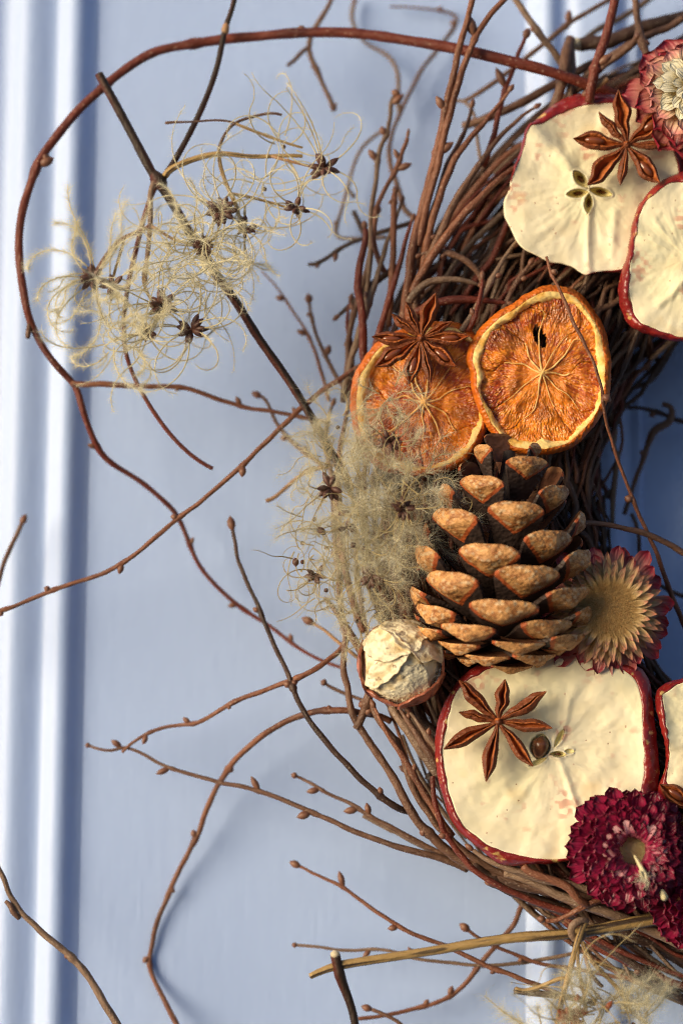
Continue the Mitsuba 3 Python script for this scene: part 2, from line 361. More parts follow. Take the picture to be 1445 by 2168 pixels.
twig([(825, 13, 5), (898, 17, 5), (953, 28, 5), (967, 40, 5), (943, 84, 6), (898, 139, 7), (872, 187, 8), (846, 245, 9), (830, 290, 10), (824, 316, 11), (827, 355, 12), (837, 390, 14), (853, 435, 16), (890, 462, 18)], (2.6, 3.6, 5, 4.5, 5, 6, 6.5), BROWN, [(0.15, -1, 10, 6), (0.27, 1, 14, 7)], label='thin blurred twig close to the door, hooked at its end')
twig([(749, 5, 4), (752, 55, 4), (782, 94, 5), (814, 114, 6), (837, 147, 7), (842, 190, 8), (845, 240, 9)], (5, 4, 5, 5), GREY, tip=(14, 7))
twig([(710, -20, 22), (672, 55, 21), (656, 92, 20), (662, 130, 20), (675, 165, 20), (697, 210, 20), (708, 232, 20)], (5, 6, 6, 5.5, 5), BROWN, [(0.62, 1, 8, 6), (0.97, -1, 14, 4)])
twig([(609, 137, 22), (630, 118, 21), (656, 95, 20)], (4, 5, 5), BROWN)
twig([(653, 561, 24), (675, 556, 25), (714, 529, 26), (763, 507, 28), (808, 490, 29), (870, 470, 30)], (4, 4.5, 5, 6), DARK, [(0.12, 1, 12, 5), (0.33, 1, 22, 6)])
twig([(812, 276, 9), (769, 307, 8), (746, 349, 8), (733, 394, 8), (717, 452, 8), (709, 492, 8), (722, 503, 9), (763, 505, 12), (815, 500, 18)], (4.5, 4, 4, 4.5, 4, 5), GREY, [(0.62, 1, 8, 6)])
twig([(735, 398, 12), (742, 408, 12), (748, 416, 12)], (3, 4, 6), DARK)
twig([(750, 444, 22), (757, 465, 22), (768, 490, 23), (785, 530, 26)], (5, 6, 6), DARK)
twig([(771, 486, 42), (769, 523, 42), (758, 565, 42), (756, 613, 42), (763, 662, 41), (768, 730, 38), (782, 800, 34)], (6, 8, 9, 9), RED, tip=(20, 7))
twig([(838, 410, 40), (834, 448, 40), (834, 530, 38), (830, 613, 36), (822, 690, 32)], (6, 7, 7, 7), RUST, [(0.1, 1, 8, 9)], tip=(20, 7))
twig([(655, 640, 20), (656, 662, 20), (666, 704, 21), (690, 757, 22), (716, 799, 24), (745, 850, 26)], (3.5, 4, 4.6, 5), BROWN, [(0.55, -1, 24, 8), (0.2, 1, 12, 5)], tip=(22, 9))
twig([(556, 574, 16), (590, 617, 16), (611, 649, 16), (645, 699, 17), (665, 744, 18), (681, 794, 20), (698, 850, 24)], (1.8, 2.6, 3.4, 4, 4.5), RUST, [(0.27, 1, 20, 7), (0.54, 1, 24, 7)])
twig([(556, 838, 22), (568, 850, 22), (590, 897, 22), (612, 928, 23), (645, 957, 24), (690, 992, 26)], (3.6, 4, 5, 5), BROWN, [(0.55, 1, 16, 7), (0.78, -1, 14, 6)], tip=(24, 8))
twig([(566, 1062, 26), (600, 1041, 26), (635, 1008, 27), (672, 991, 28), (730, 975, 28)], (4, 4.4, 4.6), 'tan_bud', knob=(0.02,))
twig([(662, 1322, 26), (690, 1342, 27), (722, 1368, 28), (760, 1395, 28)], (3.2, 3.6, 4), 'tan_bud', tip=(30, 9))
twig([(692, 1448, 22), (710, 1458, 22), (745, 1472, 24), (785, 1492, 26)], (3.6, 4, 4), BROWN, tip=(14, 8))
twig([(723, 1290, 34), (726, 1318, 35), (733, 1348, 36), (728, 1405, 37), (732, 1454, 37), (741, 1502, 37), (758, 1540, 37), (785, 1578, 37), (822, 1634, 37), (853, 1688, 37), (889, 1743, 36), (932, 1785, 34), (965, 1815, 33), (1015, 1842, 34), (1085, 1870, 36), (1190, 1893, 38), (1330, 1915, 38)], (6, 7, 8, 9.5, 11, 12), BROWN, [(0.6, 1, 14, 9)], label='thick brown twig curving along the lower left rim')
twig([(757, 1543, 37), (768, 1515, 38), (777, 1490, 39), (780, 1462, 40)], (9, 8, 9, 8), BROWN, [(0.6, 1, 18, 10), (0.7, -1, 16, 9)])
twig([(788, 1490, 40), (816, 1542, 40), (851, 1590, 40), (864, 1633, 40), (883, 1679, 39), (913, 1724, 38), (943, 1763, 37), (1010, 1822, 36), (1100, 1862, 37)], (6.5, 7, 7.5, 7, 8), BROWN, [(0.2, 1, 12, 6)])
twig([(828, 1495, 43), (864, 1554, 44), (895, 1603, 44), (925, 1642, 44), (948, 1705, 42), (990, 1770, 40)], (9, 10, 11, 10), GREY)
twig([(916, 1645, 46), (920, 1700, 45), (937, 1755, 44), (955, 1780, 43), (990, 1828, 42), (1050, 1868, 42), (1120, 1905, 40), (1220, 1935, 38)], (5, 6, 6.5, 7), RED, [(0.33, 1, 18, 7)])
twig([(905, 1640, 30), (930, 1660, 31), (960, 1690, 32), (1010, 1730, 32)], (9, 10, 8), DARK)
twig([(800, 1440, 30), (830, 1510, 30), (855, 1580, 30), (880, 1660, 30), (930, 1740, 30), (1010, 1830, 28)], (4, 4, 4.5), RUST, [(0.5, 1, 26, 8)])
# lower right rim
twig([(1108, 1836, 48), (1150, 1860, 48), (1200, 1880, 48), (1216, 1898, 48), (1240, 1915, 46)], (8, 9, 8), RUST)
twig([(1152, 1948, 44), (1175, 1948, 44), (1210, 1935, 45), (1240, 1920, 46), (1300, 1900, 44)], (4, 6, 7), RUST, tip=(18, 8), label='orange-brown twig with a pointed bud under the burgundy flower')
twig([(1070, 1848, 40), (1150, 1880, 42), (1240, 1918, 44), (1330, 1950, 44), (1440, 2000, 42), (1540, 2060, 40)], (9, 10, 11), GREY)
twig([(1350, 1908, 48), (1400, 1940, 47), (1445, 1972, 46), (1520, 2030, 42)], (9, 10, 10), GREY)
twig([(1215, 1970, 30), (1290, 2010, 30), (1350, 2050, 31), (1400, 2085, 31), (1480, 2140, 30)], (8, 9, 10), DARK, [(0.55, 1, 18, 8)])
twig([(1000, 1835, 36), (1090, 1890, 34), (1180, 1925, 33), (1280, 1960, 32), (1400, 2005, 30), (1530, 2075, 28)], (11, 13, 14, 13), DARK, [(0.1, 1, 18, 9)])
# on the right, over the orange slice and in the opening
twig([(1156, 545, 56), (1174, 592, 60), (1190, 626, 63), (1215, 684, 65), (1244, 745, 65), (1265, 803, 65), (1276, 850, 64), (1280, 890, 62), (1300, 962, 56), (1332, 1048, 50), (1372, 1128, 46), (1396, 1192, 42), (1420, 1262, 38), (1446, 1318, 36), (1490, 1410, 34)], (3, 3.8, 3.2, 3.6, 4.2, 5.5, 6), RUST, [(0.05, -1, 14, 8), (0.395, -1, 16, 11), (0.62, 1, 18, 9)], label='thin bare twig lying across the front orange slice')
twig([(1356, 690, 44), (1347, 712, 44), (1326, 760, 43), (1303, 806, 42), (1283, 856, 41), (1272, 900, 40)], (6, 6, 5, 5), DARK)
twig([(1225, 1104, 60), (1262, 1107, 56), (1310, 1116, 52), (1365, 1132, 48), (1410, 1152, 45), (1470, 1184, 42)], (5, 5.5, 6.5, 7), BROWN)
twig([(1325, 866, 16), (1372, 868, 16), (1400, 878, 16), (1440, 890, 16), (1480, 895, 16)], (4, 5, 6), DARK, [(0.4, 1, 18, 7)])
twig([(1402, 856, 18), (1423, 872, 18), (1412, 896, 18), (1388, 910, 18), (1372, 940, 17), (1358, 985, 16), (1338, 1040, 14), (1320, 1090, 12)], (6, 8, 9, 5, 5, 5), BROWN, [(0.6, 1, 14, 6)])
twig([(1335, 1090, 22), (1350, 1150, 22), (1360, 1200, 21), (1400, 1240, 18), (1450, 1262, 14), (1500, 1270, 12)], (4, 4.5, 5), DARK)
twig([(1330, 710, 26), (1372, 742, 24), (1395, 765, 22), (1404, 772, 22)], (5, 5, 7), DARK)
twig([(1430, 720, 24), (1415, 755, 22), (1400, 780, 20), (1385, 800, 20), (1345, 820, 22)], (5, 5, 6, 5), DARK)
# top right: thick cut sticks and a binding
ck = twig([(1226, 94, 34), (1262, 89, 34), (1300, 82, 34), (1345, 62, 34), (1400, 46, 34), (1470, 28, 34), (1600, 10, 34)], (15, 16, 14, 13, 12), DARK, label='thick dark stick with a cut end at the top right')
e0 = at(1226, 94, 34)
add('cut_end', tube(np.array([e0 + [-0.0018, 0, 0.0002], e0 + [0.0004, 0, 0]]), 14.2 * S, 12), 'cut_wood', ck)
twig([(1204, 84, 38), (1197, 120, 42), (1190, 165, 44), (1176, 215, 42), (1150, 270, 38)], (11, 12, 11, 9), BROWN)
twig([(1210, 100, 36), (1212, 140, 40), (1206, 190, 42), (1210, 240, 40)], (7, 8, 7), GREY)
twig([(1340, -20, 46), (1350, 45, 47), (1358, 95, 48), (1378, 140, 48), (1410, 200, 46)], (7, 8, 7), BROWN, [(0.45, 1, 14, 9), (0.5, -1, 14, 9)])
twig([(1352, 60, 44), (1335, 95, 44), (1300, 120, 43), (1265, 150, 42), (1215, 195, 40)], (8, 8, 7), BROWN)
twig([(1245, 190, 50), (1268, 178, 52), (1285, 168, 53)], (8, 7, 5), 'tan_bud', tip=(20, 7))
twig([(1445, 38, 40), (1380, 68, 40), (1320, 100, 40), (1230, 175, 38), (1150, 250, 36)], (8, 8, 8), BROWN)
twig([(958, 214, 22), (985, 218, 23), (998, 236, 24), (1005, 262, 25), (1015, 330, 26), (1020, 380, 26)], (4, 4, 4), GREY)
twig([(980, 268, 30), (1030, 252, 32), (1085, 228, 34), (1150, 190, 34), (1260, 130, 32)], (9, 10, 10), BROWN)

# the sprays that leave the left flank of the ring, and curled ones inside it
for (pts, r, mt) in (
    ([(1075, 195, 50), (1040, 240, 50), (1000, 290, 50), (960, 345, 49), (930, 420, 48), (905, 520, 46), (890, 620, 42)], (7, 8, 8), RUST),
    ([(1000, 230, 44), (975, 300, 45), (950, 350, 46), (920, 440, 46), (880, 560, 44), (850, 680, 40)], (7, 8, 8), BROWN),
    ([(1130, 230, 46), (1060, 290, 48), (990, 380, 49), (940, 470, 48), (900, 560, 46), (880, 680, 40)], (6, 8, 9), BROWN),
    ([(1110, 340, 47), (1030, 400, 50), (965, 470, 50), (915, 540, 48), (875, 620, 44)], (8, 9, 9), RUST),
    ([(850, 430, 36), (820, 520, 38), (795, 600, 38), (770, 680, 37), (745, 760, 35), (728, 850, 34)], (6, 7, 7), GREY),
    ([(800, 455, 34), (780, 540, 35), (760, 620, 35), (742, 700, 34), (730, 790, 32)], (5, 6, 6), BROWN),
    ([(870, 470, 40), (845, 560, 41), (818, 650, 40), (790, 740, 38)], (6, 7, 7), RED),
    ([(720, 668, 28), (748, 640, 30), (790, 600, 32), (850, 560, 34)], (8, 8, 7), DARK),
    ([(740, 640, 30), (735, 690, 30), (745, 760, 31), (735, 840, 30)], (5, 5.5, 6), RED),
    ([(1010, 600, 46), (960, 590, 48), (905, 600, 48), (865, 640, 46)], (7, 8, 8), GREY),
    ([(1070, 640, 46), (1000, 635, 47), (930, 640, 47), (880, 660, 46)], (8, 9, 9), RED),
    ([(890, 540, 46), (960, 540, 47), (1010, 575, 46), (1020, 620, 44)], (7, 7, 6), BROWN),
    ([(1100, 500, 46), (1060, 560, 49), (1010, 640, 50), (975, 700, 50)], (5, 6, 6), GREY),
    ([(1020, 590, 50), (1012, 640, 51), (990, 700, 50)], (5, 5, 5), RED),
    ([(1120, 560, 46), (1080, 620, 46), (1060, 670, 45)], (6, 6, 6), BROWN),
    ([(700, 860, 28), (690, 930, 30), (700, 1010, 32), (705, 1100, 32), (715, 1200, 33), (725, 1310, 34)], (6, 7, 7), BROWN),
    ([(740, 850, 34), (722, 930, 36), (715, 1030, 36), (725, 1150, 36), (745, 1270, 36), (770, 1340, 36)], (7, 8, 8), RUST),
    ([(850, 1150, 46), (862, 1230, 48), (885, 1290, 48), (905, 1350, 46)], (6, 7, 7), RUST),
    ([(870, 1150, 47), (880, 1220, 48), (895, 1290, 48)], (6, 7, 7), BROWN),
    ([(840, 1200, 50), (860, 1235, 51), (885, 1280, 50)], (5, 6, 7), BROWN),
    ([(700, 1280, 36), (735, 1330, 38), (775, 1400, 38), (820, 1480, 38), (860, 1530, 40)], (9, 10, 10), BROWN),
    ([(790, 1500, 42), (822, 1560, 43), (862, 1620, 43), (905, 1690, 42), (960, 1770, 40)], (6, 7, 7), RUST),
    ([(845, 1500, 44), (890, 1570, 45), (930, 1630, 45)], (7, 8, 8), BROWN),
    ([(870, 1510, 46), (905, 1560, 46), (930, 1600, 45)], (6, 6, 6), GREY),
    ([(1000, 1800, 44), (1080, 1840, 45), (1160, 1865, 46), (1260, 1890, 46)], (8, 9, 9), GREY),
    ([(1040, 1822, 40), (1120, 1868, 40), (1200, 1905, 40), (1320, 1945, 40)], (9, 10, 10), BROWN),
):
    twig(pts, (r[0] * 0.55,) + r[1:], mt, tip=(22, 6), buds=[(float(rng.uniform(0.2, 0.8)), int(rng.choice([-1, 1])), 18, 6)] if rng.random() < 0.6 else ())

# ------------------------------------------------------------------ the wreath: the bound ring
CX, CY, RMID, RHALF = 1857.0, 1090.0, 838.0, 262.0
HMID, HHALF = 22.0, 18.5


def ring_twig(a0, a1, q, rad, wild=1.0, n=44, sides=6):
    """A twig laid along the ring from angle a0 to a1 (degrees, measured from the wreath's centre); q: its place (across, height) in the bundle."""
    s = np.linspace(0, 1, n)
    ang = np.radians(a0 + (a1 - a0) * s)
    ph = rng.random(6) * 100
    nz = lambda k, f: meshkit.noise(np.stack([s * f + ph[k], np.full(n, ph[k] * 1.7), np.zeros(n)], 1)) - 0.5
    w = q[0] * RHALF + (s - 0.5) * rng.normal(0, 70) * wild + nz(0, 4) * 90 * wild + nz(1, 14) * 14
    hh = q[1] * HHALF + (s - 0.5) * rng.normal(0, 5) * wild + nz(2, 4) * 6 * wild
    k = np.sqrt((w / RHALF) ** 2 + (hh / HHALF) ** 2)
    lim = np.maximum(k / 1.06, 1.0)
    w, hh = w / lim, hh / lim
    r = RMID + w
    p = at(CX + r * np.cos(ang), CY + r * np.sin(ang), HMID + hh)
    rr = np.interp(s, [0, 0.15, 0.85, 1], [0.75, 1, 1, 0.7]) * rad * S * (1 + 0.2 * nz(3, 12))
    return tube(p, rr, sides)


mats = [RED, BROWN, GREY, RUST, DARK]
parts_left = 296 - sum(1 for k in scene if k.startswith(wreath + '__twig') and k.count('__') == 1)
for i in range(parts_left):
    aq = rng.uniform(0.06, 1.0) * np.pi if i % 4 else rng.uniform(0, 2 * np.pi)
    rq = rng.uniform(0.80, 1.02)
    q = (math.cos(aq) * rq, math.sin(aq) * rq)
    mid, ln = rng.uniform(112, 252), rng.uniform(22, 62)
    add('twig', ring_twig(mid - ln / 2, mid + ln / 2, q, rng.choice([3.2, 4, 4.8, 5.8, 6.8, 8, 10], p=[.14, .2, .22, .2, .13, .08, .03]), wild=rng.choice([0.6, 1.0, 1.6])), mats[rng.choice(5, p=[.20, .33, .09, .20, .18])], wreath)
for mat in mats:
    bag = Bag()
    for i in range(150):
        a, rq = rng.uniform(0, 2 * np.pi), math.sqrt(rng.uniform(0, 0.92))
        mid, ln = rng.uniform(0, 360), rng.uniform(30, 75)
        if i < 105:
            mid = rng.uniform(105, 255)
        bag.put(ring_twig(mid - ln / 2, mid + ln / 2, (math.cos(a) * rq, math.sin(a) * rq), rng.uniform(3.2, 7.5), 1.2, 40, 5))
    add('twig_tangle', bag.mesh(), mat, wreath, kind='stuff')

# ------------------------------------------------------------------ apple slices
CREAM = 0


def flesh_color(p, n, uv):
    k = fbm(p.x * 160, p.y * 160, p.z * 160)
    c = mix((0.83, 0.73, 0.49), (0.89, 0.82, 0.62), k)
    c = mix(c, (0.81, 0.75, 0.49), smoothstep(0.5, 0.75, noise(p.x * 38, p.y * 38, p.z * 38 + 7)) * 0.7)
    st = smoothstep(0.57, 0.74, fbm(p.x * 130 + 5, p.y * 130, p.z * 130)) * smoothstep(0.35, 0.6, noise(p.x * 700, p.y * 700, p.z * 700))
    c = mix(c, (0.62, 0.22, 0.15), st * 0.6)
    c = mix(c, (0.72, 0.53, 0.25), smoothstep(0.58, 0.78, fbm(p.x * 90, p.y * 90, p.z * 90 + 3)) * 0.45)
    d, _, w = voronoi(p.x * 380 + 3, p.z * 380)
    speck = smoothstep(0.13, 0.06, d) * dr.select(w > 0.95, 1.0, 0.0) * smoothstep(0.3, 0.6, noise(p.x * 90, p.z * 90, 2.0))
    c = mix(c, (0.30, 0.13, 0.06), speck * 0.8)
    d2, _, w2 = voronoi(p.x * 150 + 9, p.z * 95)
    return mix(c, (0.45, 0.20, 0.10), smoothstep(0.07, 0.03, d2 + 0.05 * noise(p.x * 1500, p.z * 1500)) * dr.select(w2 > 0.84, 1.0, 0.0) * 0.7)


def flesh_bump(p, n, uv):
    return fbm(p.x * 330, p.y * 330, p.z * 330) + 0.5 * noise(p.x * 260, p.y * 800, p.z * 800)


bsdf('apple_flesh', bumped(principled(proc(flesh_color), 0.62, 0.3), flesh_bump, 0.00016, 0.0003))


def skin_color(p, n, uv):
    k = fbm(p.x * 220, p.y * 220, p.z * 220)
    c = mix((0.13, 0.008, 0.009), (0.30, 0.022, 0.018), k)
    worn = smoothstep(0.66, 0.78, fbm(p.x * 330 + 3, p.y * 330, p.z * 330))
    c = mix(c, (0.62, 0.42, 0.14), worn * 0.8)
    d, _, w = voronoi(uv.x * 300, uv.y * 7)
    return mix(c, (0.55, 0.30, 0.18), smoothstep(0.16, 0.08, d) * dr.select(w > 0.75, 1.0, 0.0) * 0.6)


bsdf('apple_skin', bumped(principled(proc(skin_color), 0.30, 0.55), lambda p, n, uv: fbm(p.x * 380, p.y * 380, p.z * 380), 0.0009, 0.0003))
bsdf('apple_core', principled(proc(lambda p, n, uv: mix((0.58, 0.49, 0.19), (0.78, 0.70, 0.40), fbm(p.x * 500, p.y * 500, p.z * 500))), 0.45))
bsdf('pip', bumped(principled(proc(lambda p, n, uv: mix((0.07, 0.022, 0.010), (0.20, 0.075, 0.03), noise(p.x * 900, p.y * 900, p.z * 250))), 0.25), lambda p, n, uv: noise(p.x * 1500, p.y * 1500, p.z * 400), 0.0001, 0.0001))


def radial(outline, c, ang):
    """The outline (points) as a radius for each angle round c."""
    o = np.asarray(outline, float)
    o = spline(np.vstack([o, o[:1]]), 400)
    a = np.arctan2(o[:, 1] - c[1], o[:, 0] - c[0])
    k = np.argsort(a)
    a, r = a[k], np.hypot(o[:, 0] - c[0], o[:, 1] - c[1])[k]
    a3, r3 = np.concatenate([a - 2 * np.pi, a, a + 2 * np.pi]), np.tile(r, 3)
    return np.interp(ang, a3, r3)


def seg_dist(x, y, poly):
    best, along = np.full(x.shape, 1e9), np.zeros(x.shape)
    poly = np.asarray(poly, float)
    for a, b in zip(poly[:-1], poly[1:]):
        d = b - a
        t = np.clip(((x - a[0]) * d[0] + (y - a[1]) * d[1]) / (d @ d), 0, 1)
        q = np.hypot(x - a[0] - t * d[0], y - a[1] - t * d[1])
        best = np.minimum(best, q)
    return best


def apple(label, c, flesh, skin, h, tilt=(0, 0), thick=5.5, creases=(), locules=(), skin_range=None, pips=(), curl=1.2, seed=1, group=None):
    """flesh, skin: outlines in photograph pixels; h: height of the cut face at its core, tilt: mm per 100 px; creases: (polyline, depth mm, width px)."""
    key = thing('apple_slice', label, 'apple slice', 'dried apple slices on the wreath')
    na, nr = 220, 70
    ang = np.linspace(0, 2 * np.pi, na + 1)
    # every apple's radial grid starts on its right, so that the seam lies away from the light
    rf = radial(flesh, c, ang)
    rf += (meshkit.noise(np.stack([np.cos(ang) * 9, np.sin(ang) * 9, np.full(na + 1, seed)], 1)) - 0.5) * 5
    rf[-1] = rf[0]
    rho = np.concatenate([[0.0], np.linspace(0.012, 0.34, 30), np.linspace(0.36, 1, nr - 31)])
    X = c[0] + rho[:, None] * rf * np.cos(ang)
    Y = c[1] + rho[:, None] * rf * np.sin(ang)

    def face(x, y, rr, a):
        q = np.stack([x / 60.0, y / 60.0, np.full(x.shape, seed * 3.1)], -1)
        z = h + tilt[0] * (x - c[0]) / 100 + tilt[1] * (y - c[1]) / 100
        z = z + (meshkit.fbm(q, 4, seed) - 0.5) * 2.2 + (meshkit.fbm(np.stack([a * 5, rr * 1.6, np.full(x.shape, seed * 2.0)], -1), 3, seed + 5) - 0.5) * 1.1 * np.clip(rr * 1.6, 0, 1) + (meshkit.fbm(q * 6, 2, seed + 6) - 0.5) * 0.22
        edge = (meshkit.noise(np.stack([np.cos(a) * 3, np.sin(a) * 3, np.full(a.shape, seed + 9.0)], -1)) - 0.25)
        z = z + curl * 2.2 * edge * np.clip((rr - 0.72) / 0.28, 0, 1) ** 2
        for poly, depth, width in creases:
            d = seg_dist(x, y, poly)
            z = z - depth * np.exp(-(d / width) ** 2)
        return z

    A = np.broadcast_to(ang, X.shape)
    R = np.broadcast_to(rho[:, None], X.shape)
    H = face(X, Y, R, A)
    pit = np.zeros(X.shape)
    for (lx, ly, la, ll, lw, deep) in locules:
        u = (X - lx) * math.cos(la) + (Y - ly) * math.sin(la)
        v = -(X - lx) * math.sin(la) + (Y - ly) * math.cos(la)
        wid = lw * np.clip(1 - (np.abs(u) / ll) ** 2, 0, 1) ** 0.8
        pit = np.maximum(pit, deep * np.clip((wid - np.abs(v)) / 2.0 + 0.2, 0, 1) * (np.abs(u) < ll))
        H = H + 0.45 * np.exp(-(((np.abs(v) - wid - 2) / 4.0) ** 2)) * (np.abs(u) < ll * 1.1)
    H = H - pit
    # closed body: face, side wall, underside
    bottom = face(X[-1], Y[-1], R[-1], A[-1]) - thick
    rows = [at(X[i], Y[i], H[i]) for i in range(len(rho))]
    for k, (dr_, dz) in enumerate(((1.2, -0.5), (1.5, -thick * 0.5), (-2.0, -thick))):
        rows.append(at(c[0] + (rf + dr_) * np.cos(ang), c[1] + (rf + dr_) * np.sin(ang), H[-1] + dz))
    rows.append(at(np.full(na + 1, c[0]), np.full(na + 1, c[1]), np.full(na + 1, h - thick - 0.6)))
    G = np.array(rows)
    n, m = G.shape[:2]
    uv = np.stack([np.broadcast_to(ang / 6.2832, (n, m)), np.broadcast_to(np.linspace(0, 1, n)[:, None], (n, m))], -1)
    add('flesh', (G.reshape(-1, 3), grid_faces(n, m), uv.reshape(-1, 2)), 'apple_flesh', key)
    # skin
    rs = np.maximum(radial(skin, c, ang), rf + 2.5)
    rs[-1] = rs[0]
    ranges = skin_range or [(0, 360)]
    for a0, a1 in ranges:
        idx = np.arange(int(round(a0 / 360 * na)), int(round(a1 / 360 * na)) + 1) % (na if not (a0 == 0 and a1 == 360) else na + 1)
        aa, f0, s0, h0 = ang[idx], rf[idx], rs[idx], H[-1][idx]
        ends = np.ones(len(idx))
        if skin_range:
            q = np.linspace(0, 1, len(idx))
            ends = np.clip(np.minimum(q, 1 - q) * 14, 0.05, 1)
        lip = 0.1 + 0.8 * (meshkit.noise(np.stack([np.cos(aa) * 7, np.sin(aa) * 7, np.full(len(aa), seed + 2.0)], 1)))
        ring = []
        for frac, dz in ((-0.06, -0.25), (0.02, 0.45), (0.16, 0.75), (0.42, 0.35), (0.72, -1.0), (0.94, -2.8), (1.0, -4.4), (0.7, -thick - 0.6), (0.2, -thick - 1.0)):
            rr = f0 + (s0 - f0) * frac * ends
            wav = (meshkit.noise(np.stack([np.cos(aa) * 16, np.sin(aa) * 16, np.full(len(aa), frac * 2 + seed)], 1)) - 0.5)
            zz = h0 + (dz if dz < 0 else dz * lip) * ends + wav * 0.5 * (0.1 < frac)
            ring.append(at(c[0] + (rr + wav * 3) * np.cos(aa), c[1] + (rr + wav * 3) * np.sin(aa), zz))
        G = np.array(ring)
        n, m = G.shape[:2]
        uv = np.stack([np.broadcast_to(aa / 6.2832, (n, m)), np.broadcast_to(np.linspace(0, 1, n)[:, None], (n, m))], -1)
        add('skin', (G.reshape(-1, 3), grid_faces(n, m), uv.reshape(-1, 2)), 'apple_skin', key)
    # locules: thin horny cups standing in the pits
    for (lx, ly, la, ll, lw, deep) in locules:
        u = np.linspace(-1, 1, 16)
        ph = np.linspace(-1, 1, 11)
        U, P = np.meshgrid(u, ph, indexing='ij')
        wid = np.clip(1 - U ** 2, 0.02, 1) ** 0.8
        uu, vv = U * ll * 0.98, np.sin(P * np.pi / 2) * lw * 0.96 * wid
        dz = -np.cos(P * np.pi / 2) * deep * 0.86 * wid + 0.35
        x = lx + uu * math.cos(la) - vv * math.sin(la)
        y = ly + uu * math.sin(la) + vv * math.cos(la)
        rr = np.hypot(x - c[0], y - c[1]) / np.mean(rf)
        z = face(x, y, rr, np.arctan2(y - c[1], x - c[0])) + dz
        add('seed_chamber', slab(at(x, y, z), np.array([0, 0.0002, 0])), 'apple_core', key)
        if deep > 3.5:
            zc = float(face(np.array([lx]), np.array([ly]), np.array([0.1]), np.array([0.0]))[0]) - deep * 0.86 + 1.1
            ca, sa = math.cos(la) * ll * 0.45, math.sin(la) * ll * 0.45
            add('pip', teardrop(at(lx - ca, ly - sa, zc), at(lx + ca, ly + sa, zc + 0.3), lw * 0.42 * S, 9, 9, 0.55), 'pip', key)
    for (x0, y0, x1, y1, r, dz) in pips:
        add('pip', teardrop(at(x0, y0, h + dz), at(x1, y1, h + dz + 0.4), r * S, 12, 12, 0.55), 'pip', key)
    return key


apple('dried red-skinned apple slice at the upper right with an open core, under a star anise', (1246, 402),
      [(1133, 264), (1165, 250), (1200, 232), (1250, 222), (1310, 220), (1360, 235), (1400, 270), (1425, 320), (1436, 380), (1436, 430), (1420, 480), (1390, 530), (1340, 563), (1290, 571), (1252, 575), (1240, 579), (1215, 566), (1180, 556), (1145, 546), (1110, 526), (1085, 492), (1069, 458), (1066, 427), (1079, 397), (1090, 360), (1106, 320), (1113, 288), (1124, 266)],
      [(1128, 258), (1142, 243), (1165, 224), (1200, 204), (1250, 196), (1300, 199), (1345, 212), (1390, 240), (1428, 285), (1445, 340), (1446, 400), (1440, 450), (1425, 500), (1390, 542), (1345, 574), (1290, 577), (1252, 577), (1240, 580), (1215, 568), (1180, 558), (1145, 548), (1108, 528), (1082, 494), (1066, 460), (1063, 427), (1075, 397), (1085, 360), (1100, 320), (1108, 288), (1118, 262)],
      50, (-0.9, 0.2), creases=[([(1246, 440), (1244, 500), (1246, 578)], -0.9, 8), ([(1180, 330), (1205, 350), (1215, 385)], -0.8, 14), ([(1130, 270), (1150, 300), (1200, 330)], -1.2, 20), ([(1250, 250), (1200, 300)], 0.7, 35), ([(1300, 450), (1295, 540)], -0.6, 9), ([(1360, 420), (1380, 480)], 0.7, 12), ([(1110, 500), (1190, 470)], -0.5, 16)],
      locules=[(1222, 409, math.radians(175), 23, 9, 6.0), (1245, 430, math.radians(93), 21, 8.5, 6.4), (1271, 406, math.radians(14), 25, 9, 6.6), (1228, 379, math.radians(230), 22, 11, 6.0)],
      skin_range=[(180, 396), (38, 92)], seed=1, thick=8.5)
apple('dried apple slice cut off by the right edge, its red rim overlapping the first slice', (1452, 545),
      [(1470, 378), (1430, 385), (1400, 398), (1375, 420), (1356, 447), (1347, 480), (1342, 520), (1336, 555), (1331, 600), (1336, 642), (1352, 680), (1380, 695), (1420, 709), (1455, 715), (1530, 700), (1590, 630), (1605, 530), (1570, 430), (1520, 390)],
      [(1470, 360), (1425, 369), (1390, 390), (1360, 422), (1343, 455), (1332, 505), (1324, 548), (1309, 595), (1311, 645), (1330, 687), (1364, 706), (1412, 719), (1455, 724), (1540, 712), (1605, 640), (1622, 530), (1585, 415), (1525, 372)],
      55, (0.2, 0.1), creases=[([(1445, 590), (1420, 625), (1395, 645)], -0.9, 9), ([(1445, 500), (1400, 560)], 0.5, 25)], seed=2)
